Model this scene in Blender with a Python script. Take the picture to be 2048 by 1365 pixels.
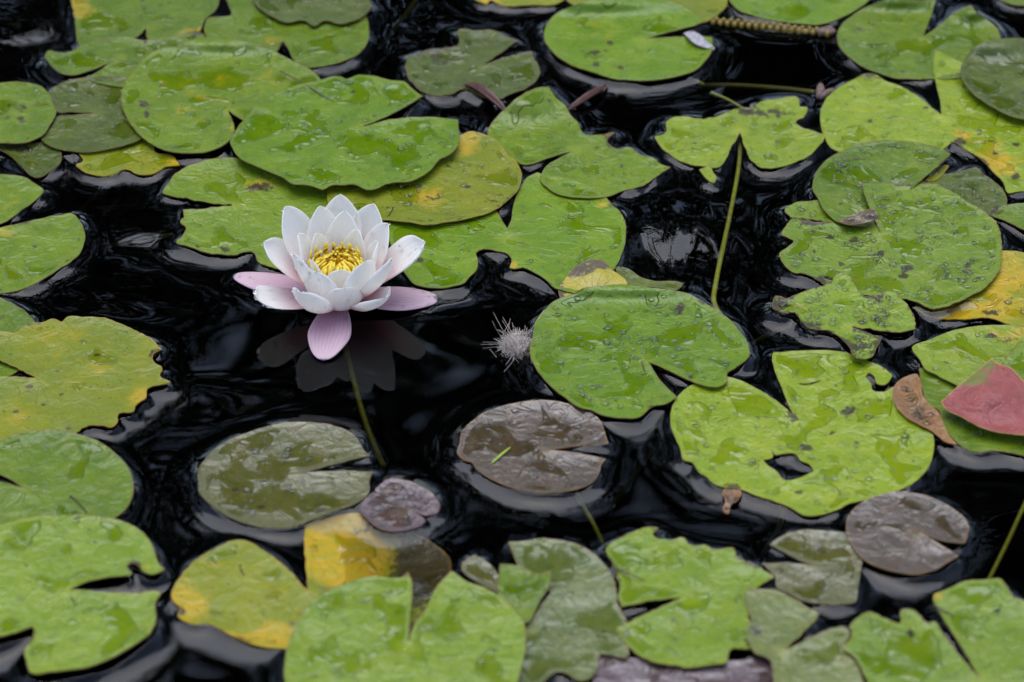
import bpy, bmesh, math, random
import numpy as np
from mathutils import Vector, noise
from mathutils.geometry import delaunay_2d_cdt

for o in list(bpy.data.objects):
    bpy.data.objects.remove(o)
scene = bpy.context.scene
C = scene.collection
rng = random.Random(7)

# ------------------------------------------------------------------ camera
CAM_H = 1.45
PITCH = math.radians(36.5)
FPX = 5990.0                       # focal length in pixels of the 2048 px wide photograph
cd = bpy.data.cameras.new('camera')
cd.sensor_width = 36.0
cd.sensor_fit = 'HORIZONTAL'
cd.lens = 36.0 * FPX / 2048.0
cd.clip_start = 0.05
cd.clip_end = 400.0
cd.dof.use_dof = True
cd.dof.focus_distance = 2.50
cd.dof.aperture_fstop = 4.8
cam = bpy.data.objects.new('camera', cd)
C.objects.link(cam)
cam.location = (0, 0, CAM_H)
cam.rotation_euler = (math.pi / 2 - PITCH, 0, 0)
scene.camera = cam

# ------------------------------------------------------------------ world, sun, exposure
SUN_EL, SUN_AZ = math.radians(76), math.radians(-14)   # azimuth measured clockwise from +Y
w = bpy.data.worlds.new('World')
scene.world = w
w.use_nodes = True
nt = w.node_tree
nt.nodes.clear()
sky = nt.nodes.new('ShaderNodeTexSky')
sky.sky_type = 'NISHITA'
sky.sun_disc = False
sky.sun_elevation = SUN_EL
sky.sun_rotation = SUN_AZ
sky.air_density = 1.0
sky.dust_density = 1.5
sky.ozone_density = 1.0
hs = nt.nodes.new('ShaderNodeHueSaturation')
hs.inputs['Saturation'].default_value = 0.92
bg = nt.nodes.new('ShaderNodeBackground')
bg.inputs['Strength'].default_value = 0.15
ow = nt.nodes.new('ShaderNodeOutputWorld')
nt.links.new(sky.outputs[0], hs.inputs['Color'])
nt.links.new(hs.outputs[0], bg.inputs['Color'])
nt.links.new(bg.outputs[0], ow.inputs['Surface'])

sl = bpy.data.lights.new('sun', 'SUN')
sl.energy = 1.5
sl.angle = math.radians(62)
sl.color = (0.87, 0.91, 1.0)
sun = bpy.data.objects.new('sun', sl)
C.objects.link(sun)
sd = Vector((math.sin(SUN_AZ) * math.cos(SUN_EL), math.cos(SUN_AZ) * math.cos(SUN_EL), math.sin(SUN_EL)))
sun.rotation_euler = sd.to_track_quat('Z', 'Y').to_euler()
sun.location = sd * 20

scene.view_settings.view_transform = 'Standard'
scene.view_settings.look = 'None'
scene.view_settings.gamma = 1.0
scene.view_settings.use_curve_mapping = False
scene.view_settings.exposure = 0.86

# ------------------------------------------------------------------ helpers
FW = np.array((0, math.cos(PITCH), -math.sin(PITCH)))
UP = np.array((0, math.sin(PITCH), math.cos(PITCH)))
CO = np.array((0, 0, CAM_H))

def ray(x, y):
    return FW + np.array((1.0, 0, 0)) * ((x - 1024) / FPX) + UP * ((682.5 - y) / FPX)

def at_z(x, y, z=0.0):
    """point of the place that stands at height z where the photograph shows (x, y)"""
    d = ray(x, y)
    return CO + d * ((z - CAM_H) / d[2])

def at_y(x, y, Y):
    d = ray(x, y)
    return CO + d * (Y / d[1])

def link(name, me, mat=None, parent=None):
    o = bpy.data.objects.new(name, me)
    C.objects.link(o)
    if mat:
        for m in (mat if isinstance(mat, (list, tuple)) else [mat]):
            me.materials.append(m)
    if parent:
        o.parent = parent
    return o

def tag(o, label=None, cat=None, group=None, kind=None):
    if label: o['label'] = label
    if cat: o['category'] = cat
    if group: o['group'] = group
    if kind: o['kind'] = kind
    return o

def mesh_np(name, verts, faces, smooth=True):
    me = bpy.data.meshes.new(name)
    me.from_pydata([tuple(v) for v in verts], [], [tuple(f) for f in faces])
    if smooth:
        me.polygons.foreach_set('use_smooth', np.ones(len(me.polygons), dtype=bool))
    me.update()
    return me

def fattr(me, name, arr):
    a = me.attributes.new(name, 'FLOAT', 'POINT')
    a.data.foreach_set('value', np.asarray(arr, dtype=np.float32))

# ---- node helpers
def new_mat(name):
    m = bpy.data.materials.new(name)
    m.use_nodes = True
    m.node_tree.nodes.clear()
    return m, m.node_tree

def N(nt, typ, ins=None, **props):
    n = nt.nodes.new(typ)
    for k, v in props.items():
        setattr(n, k, v)
    for k, v in (ins or {}).items():
        s = n.inputs[k]
        if isinstance(v, bpy.types.NodeSocket):
            nt.links.new(v, s)
        else:
            if isinstance(v, (tuple, list)) and len(v) == 3 and s.type == 'RGBA':
                v = (*v, 1)
            s.default_value = v
    return n

def M(nt, op, a, b=0.0, c=None, clamp=False):
    d = {0: a, 1: b}
    if c is not None: d[2] = c
    return N(nt, 'ShaderNodeMath', d, operation=op, use_clamp=clamp).outputs[0]

def SS(nt, v, lo, hi):
    return N(nt, 'ShaderNodeMapRange', {'Value': v, 'From Min': lo, 'From Max': hi}, interpolation_type='SMOOTHSTEP').outputs[0]

def MIX(nt, f, a, b, blend='MIX'):
    n = N(nt, 'ShaderNodeMix', {'Factor': f}, data_type='RGBA', blend_type=blend)
    for i, v in ((6, a), (7, b)):
        if isinstance(v, bpy.types.NodeSocket): nt.links.new(v, n.inputs[i])
        else: n.inputs[i].default_value = (*v[:3], 1)
    return n.outputs[2]

def NOISE(nt, vec, scale, detail=3.0, rough=0.5, dist=0.0):
    return N(nt, 'ShaderNodeTexNoise', {'Vector': vec, 'Scale': scale, 'Detail': detail, 'Roughness': rough, 'Distortion': dist}).outputs[0]

def ATTR(nt, name):
    return N(nt, 'ShaderNodeAttribute', attribute_name=name).outputs['Fac']

def finish(nt, surf, vol=None):
    o = N(nt, 'ShaderNodeOutputMaterial', {'Surface': surf})
    if vol is not None: nt.links.new(vol, o.inputs['Volume'])

# ------------------------------------------------------------------ materials
def pad_mat(name, base, base2, rim=(0.16, 0.09, 0.03), yel=(0.44, 0.27, 0.008), brn=(0.030, 0.017, 0.011),
            spots=0.25, wet=0.0, sheen=0.29, quilt=0.5, purple=0.0, vein=0.35, spec=0.38, heart=0.55):
    base = tuple(c * 0.91 for c in base); base2 = tuple(c * 0.91 for c in base2); yel = tuple(c * 0.95 for c in yel)
    m, nt = new_mat(name)
    P = N(nt, 'ShaderNodeTexCoord').outputs['Object']
    rnd = N(nt, 'ShaderNodeObjectInfo').outputs['Random']
    off = N(nt, 'ShaderNodeCombineXYZ', {0: M(nt, 'MULTIPLY', rnd, 37.0), 1: M(nt, 'MULTIPLY', rnd, 91.0), 2: rnd}).outputs[0]
    Pv = N(nt, 'ShaderNodeVectorMath', {0: P, 1: off}, operation='ADD').outputs[0]
    xyz = N(nt, 'ShaderNodeSeparateXYZ', {0: P})
    ang = M(nt, 'ARCTAN2', xyz.outputs[1], xyz.outputs[0])
    r = M(nt, 'SQRT', M(nt, 'ADD', M(nt, 'POWER', xyz.outputs[0], 2.0), M(nt, 'POWER', xyz.outputs[1], 2.0)))
    nA = NOISE(nt, Pv, 26, 4, 0.55)
    nB = NOISE(nt, Pv, 105, 5, 0.62)
    nC = NOISE(nt, Pv, 620, 3, 0.6)
    nD = NOISE(nt, Pv, 48, 3, 0.6, 0.4)
    col = MIX(nt, SS(nt, nA, 0.32, 0.68), base, base2)
    dk = tuple(c * 0.62 for c in base)
    col = MIX(nt, M(nt, 'MULTIPLY', SS(nt, nB, 0.50, 0.74), 0.75), col, dk)
    col = MIX(nt, M(nt, 'MULTIPLY', SS(nt, nC, 0.55, 0.8), 0.28), col, tuple(c * 0.5 for c in base))
    col = MIX(nt, M(nt, 'MULTIPLY', SS(nt, nD, 0.45, 0.7), 0.4), col, (base2[0] * 1.35, base2[1] * 1.12, base2[2]))
    # veins that fan out from where the stalk joins
    wv = M(nt, 'ADD', M(nt, 'MULTIPLY', ang, 9.0), M(nt, 'MULTIPLY', nA, 3.0))
    va = M(nt, 'ABSOLUTE', M(nt, 'SINE', wv))
    vline = M(nt, 'MULTIPLY', M(nt, 'SUBTRACT', 1.0, SS(nt, va, 0.0, 0.16)), M(nt, 'SUBTRACT', 1.0, SS(nt, r, 0.02, 0.075)))
    col = MIX(nt, M(nt, 'MULTIPLY', vline, vein), col, tuple(min(1, c * 1.5 + 0.02) for c in base2))
    hc = M(nt, 'MULTIPLY', M(nt, 'SUBTRACT', 1.0, SS(nt, M(nt, 'ADD', r, M(nt, 'MULTIPLY', nB, 0.008)), 0.005, 0.017)), heart)
    col = MIX(nt, hc, col, (base2[0] * 1.3 + 0.06, base2[1] * 1.2 + 0.05, base2[2] + 0.015))
    # yellowing and rot carried by the mesh
    ya, ba, da = ATTR(nt, 'yel'), ATTR(nt, 'brn'), ATTR(nt, 'drk')
    yf = M(nt, 'MULTIPLY', SS(nt, M(nt, 'ADD', M(nt, 'ADD', ya, M(nt, 'MULTIPLY', M(nt, 'SUBTRACT', nD, 0.5), 1.7)), M(nt, 'MULTIPLY', M(nt, 'SUBTRACT', nB, 0.5), 1.3)), 0.38, 1.05), SS(nt, ya, 0.02, 0.2))
    yc = MIX(nt, SS(nt, nB, 0.35, 0.65), yel, (yel[0] * 0.75, yel[1] * 0.95, yel[2]))
    col = MIX(nt, yf, col, yc)
    col = MIX(nt, 1.0, col, N(nt, 'ShaderNodeCombineColor', {0: M(nt, 'ADD', 0.86, M(nt, 'MULTIPLY', rnd, 0.24)), 1: M(nt, 'ADD', 0.88, M(nt, 'MULTIPLY', rnd, 0.20)), 2: 0.95}).outputs[0], 'MULTIPLY')
    nF = NOISE(nt, Pv, 190, 5, 0.72)
    bf = M(nt, 'MULTIPLY', SS(nt, M(nt, 'ADD', ba, M(nt, 'MULTIPLY', M(nt, 'SUBTRACT', nF, 0.5), 2.3)), 0.62, 0.86), 0.9)
    col = MIX(nt, bf, col, brn)
    # dark bites and specks
    v = N(nt, 'ShaderNodeTexVoronoi', {'Vector': N(nt, 'ShaderNodeVectorMath', {0: Pv, 1: N(nt, 'ShaderNodeVectorMath', {0: N(nt, 'ShaderNodeTexNoise', {'Vector': Pv, 'Scale': 300.0}).outputs['Color'], 'Scale': 0.007}, operation='SCALE').outputs[0]}, operation='ADD').outputs[0], 'Scale': 95.0})
    cr = N(nt, 'ShaderNodeSeparateColor', {0: v.outputs['Color']})
    thr = M(nt, 'MULTIPLY', M(nt, 'POWER', cr.outputs[1], 3.0), 0.26)
    spot = M(nt, 'MULTIPLY', M(nt, 'LESS_THAN', v.outputs['Distance'], thr), M(nt, 'LESS_THAN', cr.outputs[0], M(nt, 'ADD', spots, M(nt, 'MULTIPLY', da, 0.8))))
    col = MIX(nt, M(nt, 'MULTIPLY', spot, 0.85), col, (0.035, 0.022, 0.018))
    nE = NOISE(nt, Pv, 1150, 2, 0.5)
    fine = M(nt, 'MULTIPLY', SS(nt, nE, 0.65, 0.69), SS(nt, M(nt, 'ADD', nD, M(nt, 'MULTIPLY', da, 0.3)), 0.46, 0.62))
    col = MIX(nt, M(nt, 'MULTIPLY', fine, 0.75), col, (0.04, 0.028, 0.02))
    pale = M(nt, 'MULTIPLY', SS(nt, NOISE(nt, Pv, 1500, 1, 0.5), 0.735, 0.76), SS(nt, nA, 0.5, 0.6))
    col = MIX(nt, M(nt, 'MULTIPLY', pale, 0.7), col, (0.5, 0.5, 0.42))
    if purple:
        pf = M(nt, 'MULTIPLY', SS(nt, NOISE(nt, Pv, 420, 3, 0.7), 0.57, 0.64), purple)
        col = MIX(nt, pf, col, (0.05, 0.028, 0.05))
    # thin coloured rim
    ed = ATTR(nt, 'ed')
    rf = M(nt, 'SUBTRACT', 1.0, SS(nt, M(nt, 'ADD', ed, M(nt, 'MULTIPLY', M(nt, 'SUBTRACT', nB, 0.5), 0.0022)), 0.0, 0.0011))
    col = MIX(nt, M(nt, 'MULTIPLY', rf, 0.85), col, rim)
    # standing water: films with a rounded shore, and beads
    film = M(nt, 'ADD', NOISE(nt, Pv, 34, 2.0, 0.45, 0.55), M(nt, 'ADD', ATTR(nt, 'wet'), wet))
    film = M(nt, 'SUBTRACT', film, M(nt, 'MULTIPLY', M(nt, 'SUBTRACT', 1.0, SS(nt, ed, 0.001, 0.006)), 0.3))
    fm = SS(nt, film, 0.555, 0.575)
    fh = SS(nt, film, 0.545, 0.62)
    vb = N(nt, 'ShaderNodeTexVoronoi', {'Vector': Pv, 'Scale': 210.0})
    cb = N(nt, 'ShaderNodeSeparateColor', {0: vb.outputs['Color']})
    br = M(nt, 'ADD', 0.12, M(nt, 'MULTIPLY', cb.outputs[1], 0.22))
    bead = M(nt, 'SUBTRACT', 1.0, M(nt, 'POWER', M(nt, 'DIVIDE', vb.outputs['Distance'], br), 2.0), clamp=True)
    bead = M(nt, 'MULTIPLY', bead, M(nt, 'LESS_THAN', cb.outputs[0], M(nt, 'ADD', M(nt, 'MULTIPLY', SS(nt, nD, 0.45, 0.62), 0.6), M(nt, 'MULTIPLY', wet, 1.0))))
    bm_ = SS(nt, bead, 0.0, 0.08)
    wm = M(nt, 'MAXIMUM', fm, bm_)
    wave = NOISE(nt, Pv, 70, 1.0, 0.4)
    wh = M(nt, 'ADD', M(nt, 'ADD', M(nt, 'MULTIPLY', fh, 1.0), M(nt, 'MULTIPLY', M(nt, 'POWER', bead, 0.6), 0.45)), M(nt, 'MULTIPLY', wave, 0.25))
    wbump = N(nt, 'ShaderNodeBump', {'Strength': 1.0, 'Distance': 0.0016, 'Height': wh}).outputs[0]
    q = NOISE(nt, Pv, 62, 3, 0.55, 0.9)
    dh = M(nt, 'ADD', M(nt, 'ADD', M(nt, 'MULTIPLY', q, quilt * 2.2), M(nt, 'MULTIPLY', nC, 0.12)), M(nt, 'MULTIPLY', vline, 0.12))
    dbump = N(nt, 'ShaderNodeBump', {'Strength': 1.0, 'Distance': 0.0026, 'Height': dh}).outputs[0]
    dry = N(nt, 'ShaderNodeBsdfPrincipled', {'Base Color': col, 'Roughness': M(nt, 'ADD', sheen - 0.09, M(nt, 'MULTIPLY', nB, 0.18)), 'Specular IOR Level': spec, 'Normal': dbump}).outputs[0]
    wetc = MIX(nt, 1.0, col, (0.80, 0.82, 0.62), 'MULTIPLY')
    ws = N(nt, 'ShaderNodeBsdfPrincipled', {'Base Color': wetc, 'Roughness': 0.035, 'Specular IOR Level': 0.42, 'Normal': wbump}).outputs[0]
    s = N(nt, 'ShaderNodeMixShader', {0: wm, 1: dry, 2: ws}).outputs[0]
    finish(nt, s)
    return m

MATS = {
    'green': pad_mat('lily_pad_green', (0.090, 0.150, 0.004), (0.126, 0.192, 0.006)),
    'bright': pad_mat('lily_pad_bright_green', (0.100, 0.180, 0.004), (0.136, 0.220, 0.006), spots=0.12, quilt=0.35),
    'pale': pad_mat('lily_pad_pale_green', (0.132, 0.205, 0.009), (0.168, 0.242, 0.014), quilt=0.55, spots=0.2),
    'lime': pad_mat('lily_pad_lime', (0.172, 0.245, 0.008), (0.212, 0.280, 0.011), spots=0.3, quilt=0.6, rim=(0.2, 0.16, 0.03)),
    'yellow': pad_mat('lily_pad_yellowing', (0.220, 0.225, 0.006), (0.15, 0.19, 0.008), spots=0.5, rim=(0.35, 0.2, 0.03), quilt=0.35),
    'dark': pad_mat('lily_pad_dark_green', (0.064, 0.088, 0.010), (0.088, 0.118, 0.015), spots=0.3, vein=0.2, heart=0.4),
    'grey': pad_mat('lily_pad_greyish', (0.100, 0.128, 0.024), (0.13, 0.155, 0.034), spots=0.3, purple=0.35, spec=0.6),
    'olive': pad_mat('lily_pad_olive', (0.082, 0.085, 0.016), (0.105, 0.10, 0.024), spots=0.1, wet=0.05, purple=0.75, rim=(0.13, 0.09, 0.04), vein=0.1, heart=0.35, quilt=0.45, spec=0.85, sheen=0.30),
    'brown': pad_mat('lily_pad_brown', (0.062, 0.042, 0.020), (0.085, 0.056, 0.032), spots=0.15, wet=0.02, purple=0.6, rim=(0.25, 0.13, 0.04), vein=0.08, heart=0.5, quilt=0.45, spec=0.85, sheen=0.30),
    'purple': pad_mat('lily_pad_purple_brown', (0.085, 0.048, 0.045), (0.11, 0.07, 0.066), spots=0.1, purple=0.5, rim=(0.12, 0.05, 0.04), vein=0.1, heart=0.3, spec=0.85, sheen=0.3),
    'tan': pad_mat('dead_leaf_tan', (0.26, 0.13, 0.04), (0.20, 0.10, 0.045), spots=0.3, rim=(0.3, 0.14, 0.05), vein=0.0, heart=0.0),
    'red': pad_mat('leaf_underside_red', (0.30, 0.075, 0.07), (0.24, 0.055, 0.05), spots=0.05, wet=-0.3, rim=(0.4, 0.25, 0.06), vein=0.9, heart=0.0, sheen=0.5, quilt=0.9, yel=(0.17, 0.15, 0.03)),
    'gold': pad_mat('dead_leaf_gold', (0.46, 0.36, 0.03), (0.40, 0.33, 0.04), spots=0.3, rim=(0.2, 0.12, 0.03), brn=(0.07, 0.05, 0.045), vein=0.5, wet=-0.1),
}

def clear_water_mat(name, tint):
    m, nt = new_mat(name)
    fr = N(nt, 'ShaderNodeFresnel', {'IOR': 1.333}).outputs[0]
    g = N(nt, 'ShaderNodeBsdfGlossy', {'Color': (1, 1, 1), 'Roughness': 0.0}).outputs[0]
    t = N(nt, 'ShaderNodeBsdfTransparent', {'Color': tint}).outputs[0]
    return m, nt, N(nt, 'ShaderNodeMixShader', {0: fr, 1: t, 2: g}).outputs[0]

MAT_DROP, nt_, s_ = clear_water_mat('water_droplet', (0.97, 0.98, 0.96))
finish(nt_, s_)
MAT_WATER, nt_, s_ = clear_water_mat('pond_water', (0.92, 0.92, 0.88))
va_ = N(nt_, 'ShaderNodeVolumeAbsorption', {'Color': (0.42, 0.40, 0.20), 'Density': 34.0}).outputs[0]
finish(nt_, s_, va_)

MAT_GLASSDROP, nt_ = new_mat('water_bead')
finish(nt_, N(nt_, 'ShaderNodeBsdfGlass', {'Color': (1, 1, 1), 'Roughness': 0.0, 'IOR': 1.333}).outputs[0])

def simple_mat(name, c1, c2, scale=80, rough=0.5, bump=0.3, dist=0.0006, spec=0.4):
    m, nt = new_mat(name)
    P = N(nt, 'ShaderNodeTexCoord').outputs['Object']
    n = NOISE(nt, P, scale, 4, 0.6)
    b = N(nt, 'ShaderNodeBump', {'Strength': bump, 'Distance': dist, 'Height': n}).outputs[0]
    s = N(nt, 'ShaderNodeBsdfPrincipled', {'Base Color': MIX(nt, SS(nt, n, 0.35, 0.65), c1, c2), 'Roughness': rough, 'Specular IOR Level': spec, 'Normal': b}).outputs[0]
    finish(nt, s)
    return m

MAT_STEM = simple_mat('stalk_olive_green', (0.26, 0.28, 0.03), (0.19, 0.20, 0.025), 200, 0.4)
MAT_STEM_DIM = simple_mat('stalk_dull_green', (0.11, 0.11, 0.02), (0.08, 0.075, 0.018), 200, 0.5)
MAT_TWIG = simple_mat('twig_dark_brown', (0.045, 0.028, 0.018), (0.08, 0.05, 0.03), 500, 0.6)
MAT_GRASS = simple_mat('grass_blade_green', (0.24, 0.34, 0.03), (0.30, 0.38, 0.05), 300, 0.45)
MAT_REDCURL = simple_mat('leaf_edge_red_brown', (0.10, 0.035, 0.02), (0.06, 0.02, 0.014), 160, 0.35)
MAT_SPIKE = simple_mat('seed_spike_yellow_brown', (0.30, 0.22, 0.03), (0.16, 0.09, 0.02), 400, 0.6)
MAT_BUD = simple_mat('bud_brown', (0.09, 0.05, 0.032), (0.17, 0.105, 0.08), 300, 0.5)
MAT_MUD = simple_mat('pond_mud_and_bank', (0.03, 0.024, 0.016), (0.05, 0.045, 0.02), 2.0, 0.9, 0.5, 0.05)
MAT_BARK = simple_mat('tree_bark', (0.05, 0.038, 0.028), (0.08, 0.06, 0.045), 9, 0.9, 0.8, 0.03)
MAT_LEAF = simple_mat('tree_foliage', (0.035, 0.06, 0.018), (0.055, 0.085, 0.025), 3, 0.55, 0.0)
MAT_FLUFF = simple_mat('seed_fluff_fibre', (0.46, 0.38, 0.31), (0.58, 0.51, 0.45), 300, 0.7, 0.0)
MAT_WITHER = simple_mat('withered_petal', (0.42, 0.39, 0.40), (0.24, 0.21, 0.22), 200, 0.5)

# ------------------------------------------------------------------ outlines
def parse(s):
    pts = []
    for w_ in s.split():
        sharp = w_.endswith('*')
        a, b = w_.rstrip('*').split(',')
        pts.append((float(a), float(b), sharp))
    return pts

def spline(pts, step=9.0):
    """closed Catmull-Rom through the points, sharp at the starred ones"""
    n = len(pts)
    out = []
    for i in range(n):
        p0, p1, p2, p3 = pts[i - 1], pts[i], pts[(i + 1) % n], pts[(i + 2) % n]
        a0 = np.array(p0[:2]); a1 = np.array(p1[:2]); a2 = np.array(p2[:2]); a3 = np.array(p3[:2])
        L = np.linalg.norm(a2 - a1)
        def tang(prev, cur, nxt, sharp):
            if sharp: return (a2 - a1) * 0.6
            d1 = np.linalg.norm(cur - prev) + 1e-6; d2 = np.linalg.norm(nxt - cur) + 1e-6
            t = ((cur - prev) / d1 * d2 + (nxt - cur) / d2 * d1) / (d1 + d2)
            return t * L
        m1 = tang(a0, a1, a2, p1[2]); m2 = tang(a1, a2, a3, p2[2])
        k = max(1, int(math.ceil(L / step)))
        for j in range(k):
            t = j / k
            h = (2*t**3 - 3*t**2 + 1) * a1 + (t**3 - 2*t**2 + t) * m1 + (-2*t**3 + 3*t**2) * a2 + (t**3 - t**2) * m2
            out.append(h)
    return np.array(out)

def inside(poly, pts):
    x, y = pts[:, 0], pts[:, 1]
    c = np.zeros(len(pts), dtype=bool)
    x1, y1 = poly[:, 0], poly[:, 1]
    x2, y2 = np.roll(x1, -1), np.roll(y1, -1)
    for i in range(len(poly)):
        if y1[i] == y2[i]: continue
        cond = (y1[i] > y) != (y2[i] > y)
        if not cond.any(): continue
        xi = (x2[i] - x1[i]) * (y - y1[i]) / (y2[i] - y1[i]) + x1[i]
        c ^= cond & (x < xi)
    return c

COVER = []        # (world outline, rise of the water against it, holes) for the pond surface
Z0, DZ = 0.0050, 0.0032
pad_count = 0

def leaf_blade(name, cls, layer, center, outline, blot=(), lifts=(), jag=0.8, und=0.7, wave=0.0, wet=0.0,
               holes=(), thick=0.0009, cover=True, rise=0.0050, sink=(), step=9.0, parent=None, mat=None, cell=0.0036, rot=0.5, saucer=0.0022):
    """a flat leaf from its outline: outline and holes in photograph pixels, raised to its height above the water"""
    global pad_count
    pad_count += 1
    seed = pad_count * 13.7
    z0 = Z0 + DZ * layer
    op = spline(parse(outline), 5.0 if jag > 1.2 else step)
    # nibbled edge
    nrm = np.roll(op, -1, 0) - np.roll(op, 1, 0)
    nrm = np.stack((nrm[:, 1], -nrm[:, 0]), 1)
    nrm /= (np.linalg.norm(nrm, axis=1, keepdims=True) + 1e-9)
    for i in range(len(op)):
        q = Vector((op[i][0] * 0.045, op[i][1] * 0.075, seed))
        op[i] += nrm[i] * jag * (noise.noise(q) * 1.2 + noise.noise(q * 2.7) * 0.8 + noise.noise(q * 6.5) * (0.7 if jag > 1.2 else 0.2))
    O = np.array([at_z(p[0], p[1], z0)[:2] for p in op])
    HO = [np.array([at_z(p[0], p[1], z0)[:2] for p in spline(parse(h), 6)]) for h in holes]
    c3 = at_z(center[0], center[1], z0)
    # triangulate
    mn, mx = O.min(0), O.max(0)
    gx = np.arange(mn[0], mx[0], cell); gy = np.arange(mn[1], mx[1], cell * 0.87)
    GX, GY = np.meshgrid(gx, gy)
    GX = GX + (np.arange(len(gy)) % 2)[:, None] * cell * 0.5
    G = np.stack((GX.ravel(), GY.ravel()), 1)
    lr = np.random.RandomState(pad_count)
    G += lr.uniform(-0.18, 0.18, G.shape) * cell
    ok = inside(O, G)
    for h in HO: ok &= ~inside(h, G)
    G = G[ok]
    B = np.concatenate([O] + HO)
    def bdist(P):
        out = np.full(len(P), 1e9)
        for k in range(0, len(P), 2000):
            d = P[k:k+2000, None, :] - B[None]
            out[k:k+2000] = np.sqrt((d ** 2).sum(2).min(1))
        return out
    G = G[bdist(G) > cell * 0.55]
    allp = np.concatenate((B, G))
    edges = []
    s = 0
    for loop in [O] + HO:
        n = len(loop)
        edges += [(s + i, s + (i + 1) % n) for i in range(n)]
        s += n
    vs, es, fs, ov, oe, of = delaunay_2d_cdt([Vector(p) for p in allp], edges, [], 0, 1e-7)
    V = np.array([(v.x, v.y) for v in vs])
    F = np.array([f for f in fs if len(f) == 3])
    cen = V[F].mean(1)
    ok = inside(O, cen)
    for h in HO: ok &= ~inside(h, cen)
    F = F[ok]
    # keep faces pointing up
    a, b, c = V[F[:, 0]], V[F[:, 1]], V[F[:, 2]]
    cr = (b[:, 0]-a[:, 0])*(c[:, 1]-a[:, 1]) - (b[:, 1]-a[:, 1])*(c[:, 0]-a[:, 0])
    F[cr < 0] = F[cr < 0][:, ::-1]
    used = np.unique(F)
    rem = np.full(len(V), -1); rem[used] = np.arange(len(used))
    V = V[used]; F = rem[F]
    ed = bdist(V)
    ed[ed < 1e-6] = 0
    # relief
    Z = np.zeros(len(V))
    pxs = np.zeros((len(V), 2))
    for i, (x, y) in enumerate(V):
        q = Vector((x * 22, y * 22, seed))
        Z[i] = (noise.noise(q) * 1.3 + noise.noise(q * 2.6) * 0.6 + noise.noise(q * 5.5) * 0.2) * 0.001 * und
        if wave:
            e = max(0.0, 1 - ed[i] / 0.018)
            a_ = math.atan2(y - c3[1], x - c3[0])
            Z[i] += wave * e * e * (0.6 + noise.noise(Vector((math.cos(a_) * 5, math.sin(a_) * 5, seed))) * 1.5)
        d = np.array((x, y, z0)) - CO
        zc = d @ FW
        pxs[i] = (1024 + d[0] / zc * FPX, 682.5 - (d @ UP) / zc * FPX)
    damp = np.clip(ed / 0.006, 0.35, 1)
    Z *= damp
    Z += saucer * np.clip(1 - ed / 0.020, 0, 1) ** 2 * np.array([0.75 + 0.7 * noise.noise(Vector((x * 14, y * 14, seed + 5))) for x, y in V])
    V3 = np.column_stack((V, z0 + Z))
    lift = np.zeros(len(V))
    for (x, y, rx, ry, dz) in lifts:
        lift += dz * np.exp(-(((pxs[:, 0]-x)/rx)**2 + ((pxs[:, 1]-y)/ry)**2))
    if len(lifts):
        dirs = V3 - CO
        V3 = V3 + dirs * (lift / dirs[:, 2])[:, None]
    # heart of the pad is slightly dished
    nV = len(V3)
    # boundary loops
    ecount = {}
    for f in F:
        for k in range(3):
            e = (int(f[k]), int(f[(k+1) % 3])); ecount[e] = 1
    bed = [e for e in ecount if (e[1], e[0]) not in ecount]
    bot = V3.copy(); bot[:, 2] -= thick
    side_idx = {}
    side_v = []
    def sv(i, lo):
        key = (i, lo)
        if key not in side_idx:
            side_idx[key] = 2 * nV + len(side_v)
            side_v.append(bot[i] if lo else V3[i])
        return side_idx[key]
    faces = [tuple(f) for f in F] + [(f[2]+nV, f[1]+nV, f[0]+nV) for f in F]
    for (i, j) in bed:
        faces.append((sv(j, 0), sv(i, 0), sv(i, 1), sv(j, 1)))
    verts = np.concatenate((V3, bot, np.array(side_v))) - np.array((c3[0], c3[1], 0))
    src = np.concatenate((np.arange(nV), np.arange(nV), np.array([k[0] for k in side_idx])))
    me = mesh_np(name, verts, faces)
    A = {'yel': np.zeros(nV), 'brn': np.zeros(nV), 'drk': np.zeros(nV), 'wet': np.full(nV, wet)}
    for (k, x, y, rx, ry, st) in blot:
        g_ = 1.35 if (k == 'brn' and rx < 16) else 1.0
        A[k] += st * np.exp(-(((pxs[:, 0]-x)/(rx*g_))**2 + ((pxs[:, 1]-y)/(ry*g_))**2))
    A['brn'] += rot * np.exp(-ed / 0.0030)
    for k in A: fattr(me, k, A[k][src])
    fattr(me, 'ed', ed[src])
    o = link(name, me, mat or MATS[cls], None)
    o.location = (c3[0], c3[1], 0)
    if parent is not None:
        o.parent = parent
        o.location = (c3[0] - parent.location[0], c3[1] - parent.location[1], 0)
    if cover:
        COVER.append((O, rise + DZ * 0.35 * layer, HO, sink))
    return o, V3, F, ed, lr

_ico = bmesh.new()
bmesh.ops.create_icosphere(_ico, subdivisions=2, radius=1.0)
ICO_V = np.array([v.co[:] for v in _ico.verts]); ICO_F = np.array([[v.index for v in f.verts] for f in _ico.faces])
_ico.free()
keep = (ICO_V[ICO_F][:, :, 2].max(1) > -0.05)
DOME_F = ICO_F[keep]
_u = np.unique(DOME_F); _r = np.full(len(ICO_V), -1); _r[_u] = np.arange(len(_u))
DOME_V = ICO_V[_u]; DOME_F = _r[DOME_F]
DOME_V[:, 2] = np.maximum(DOME_V[:, 2], -0.05)

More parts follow.
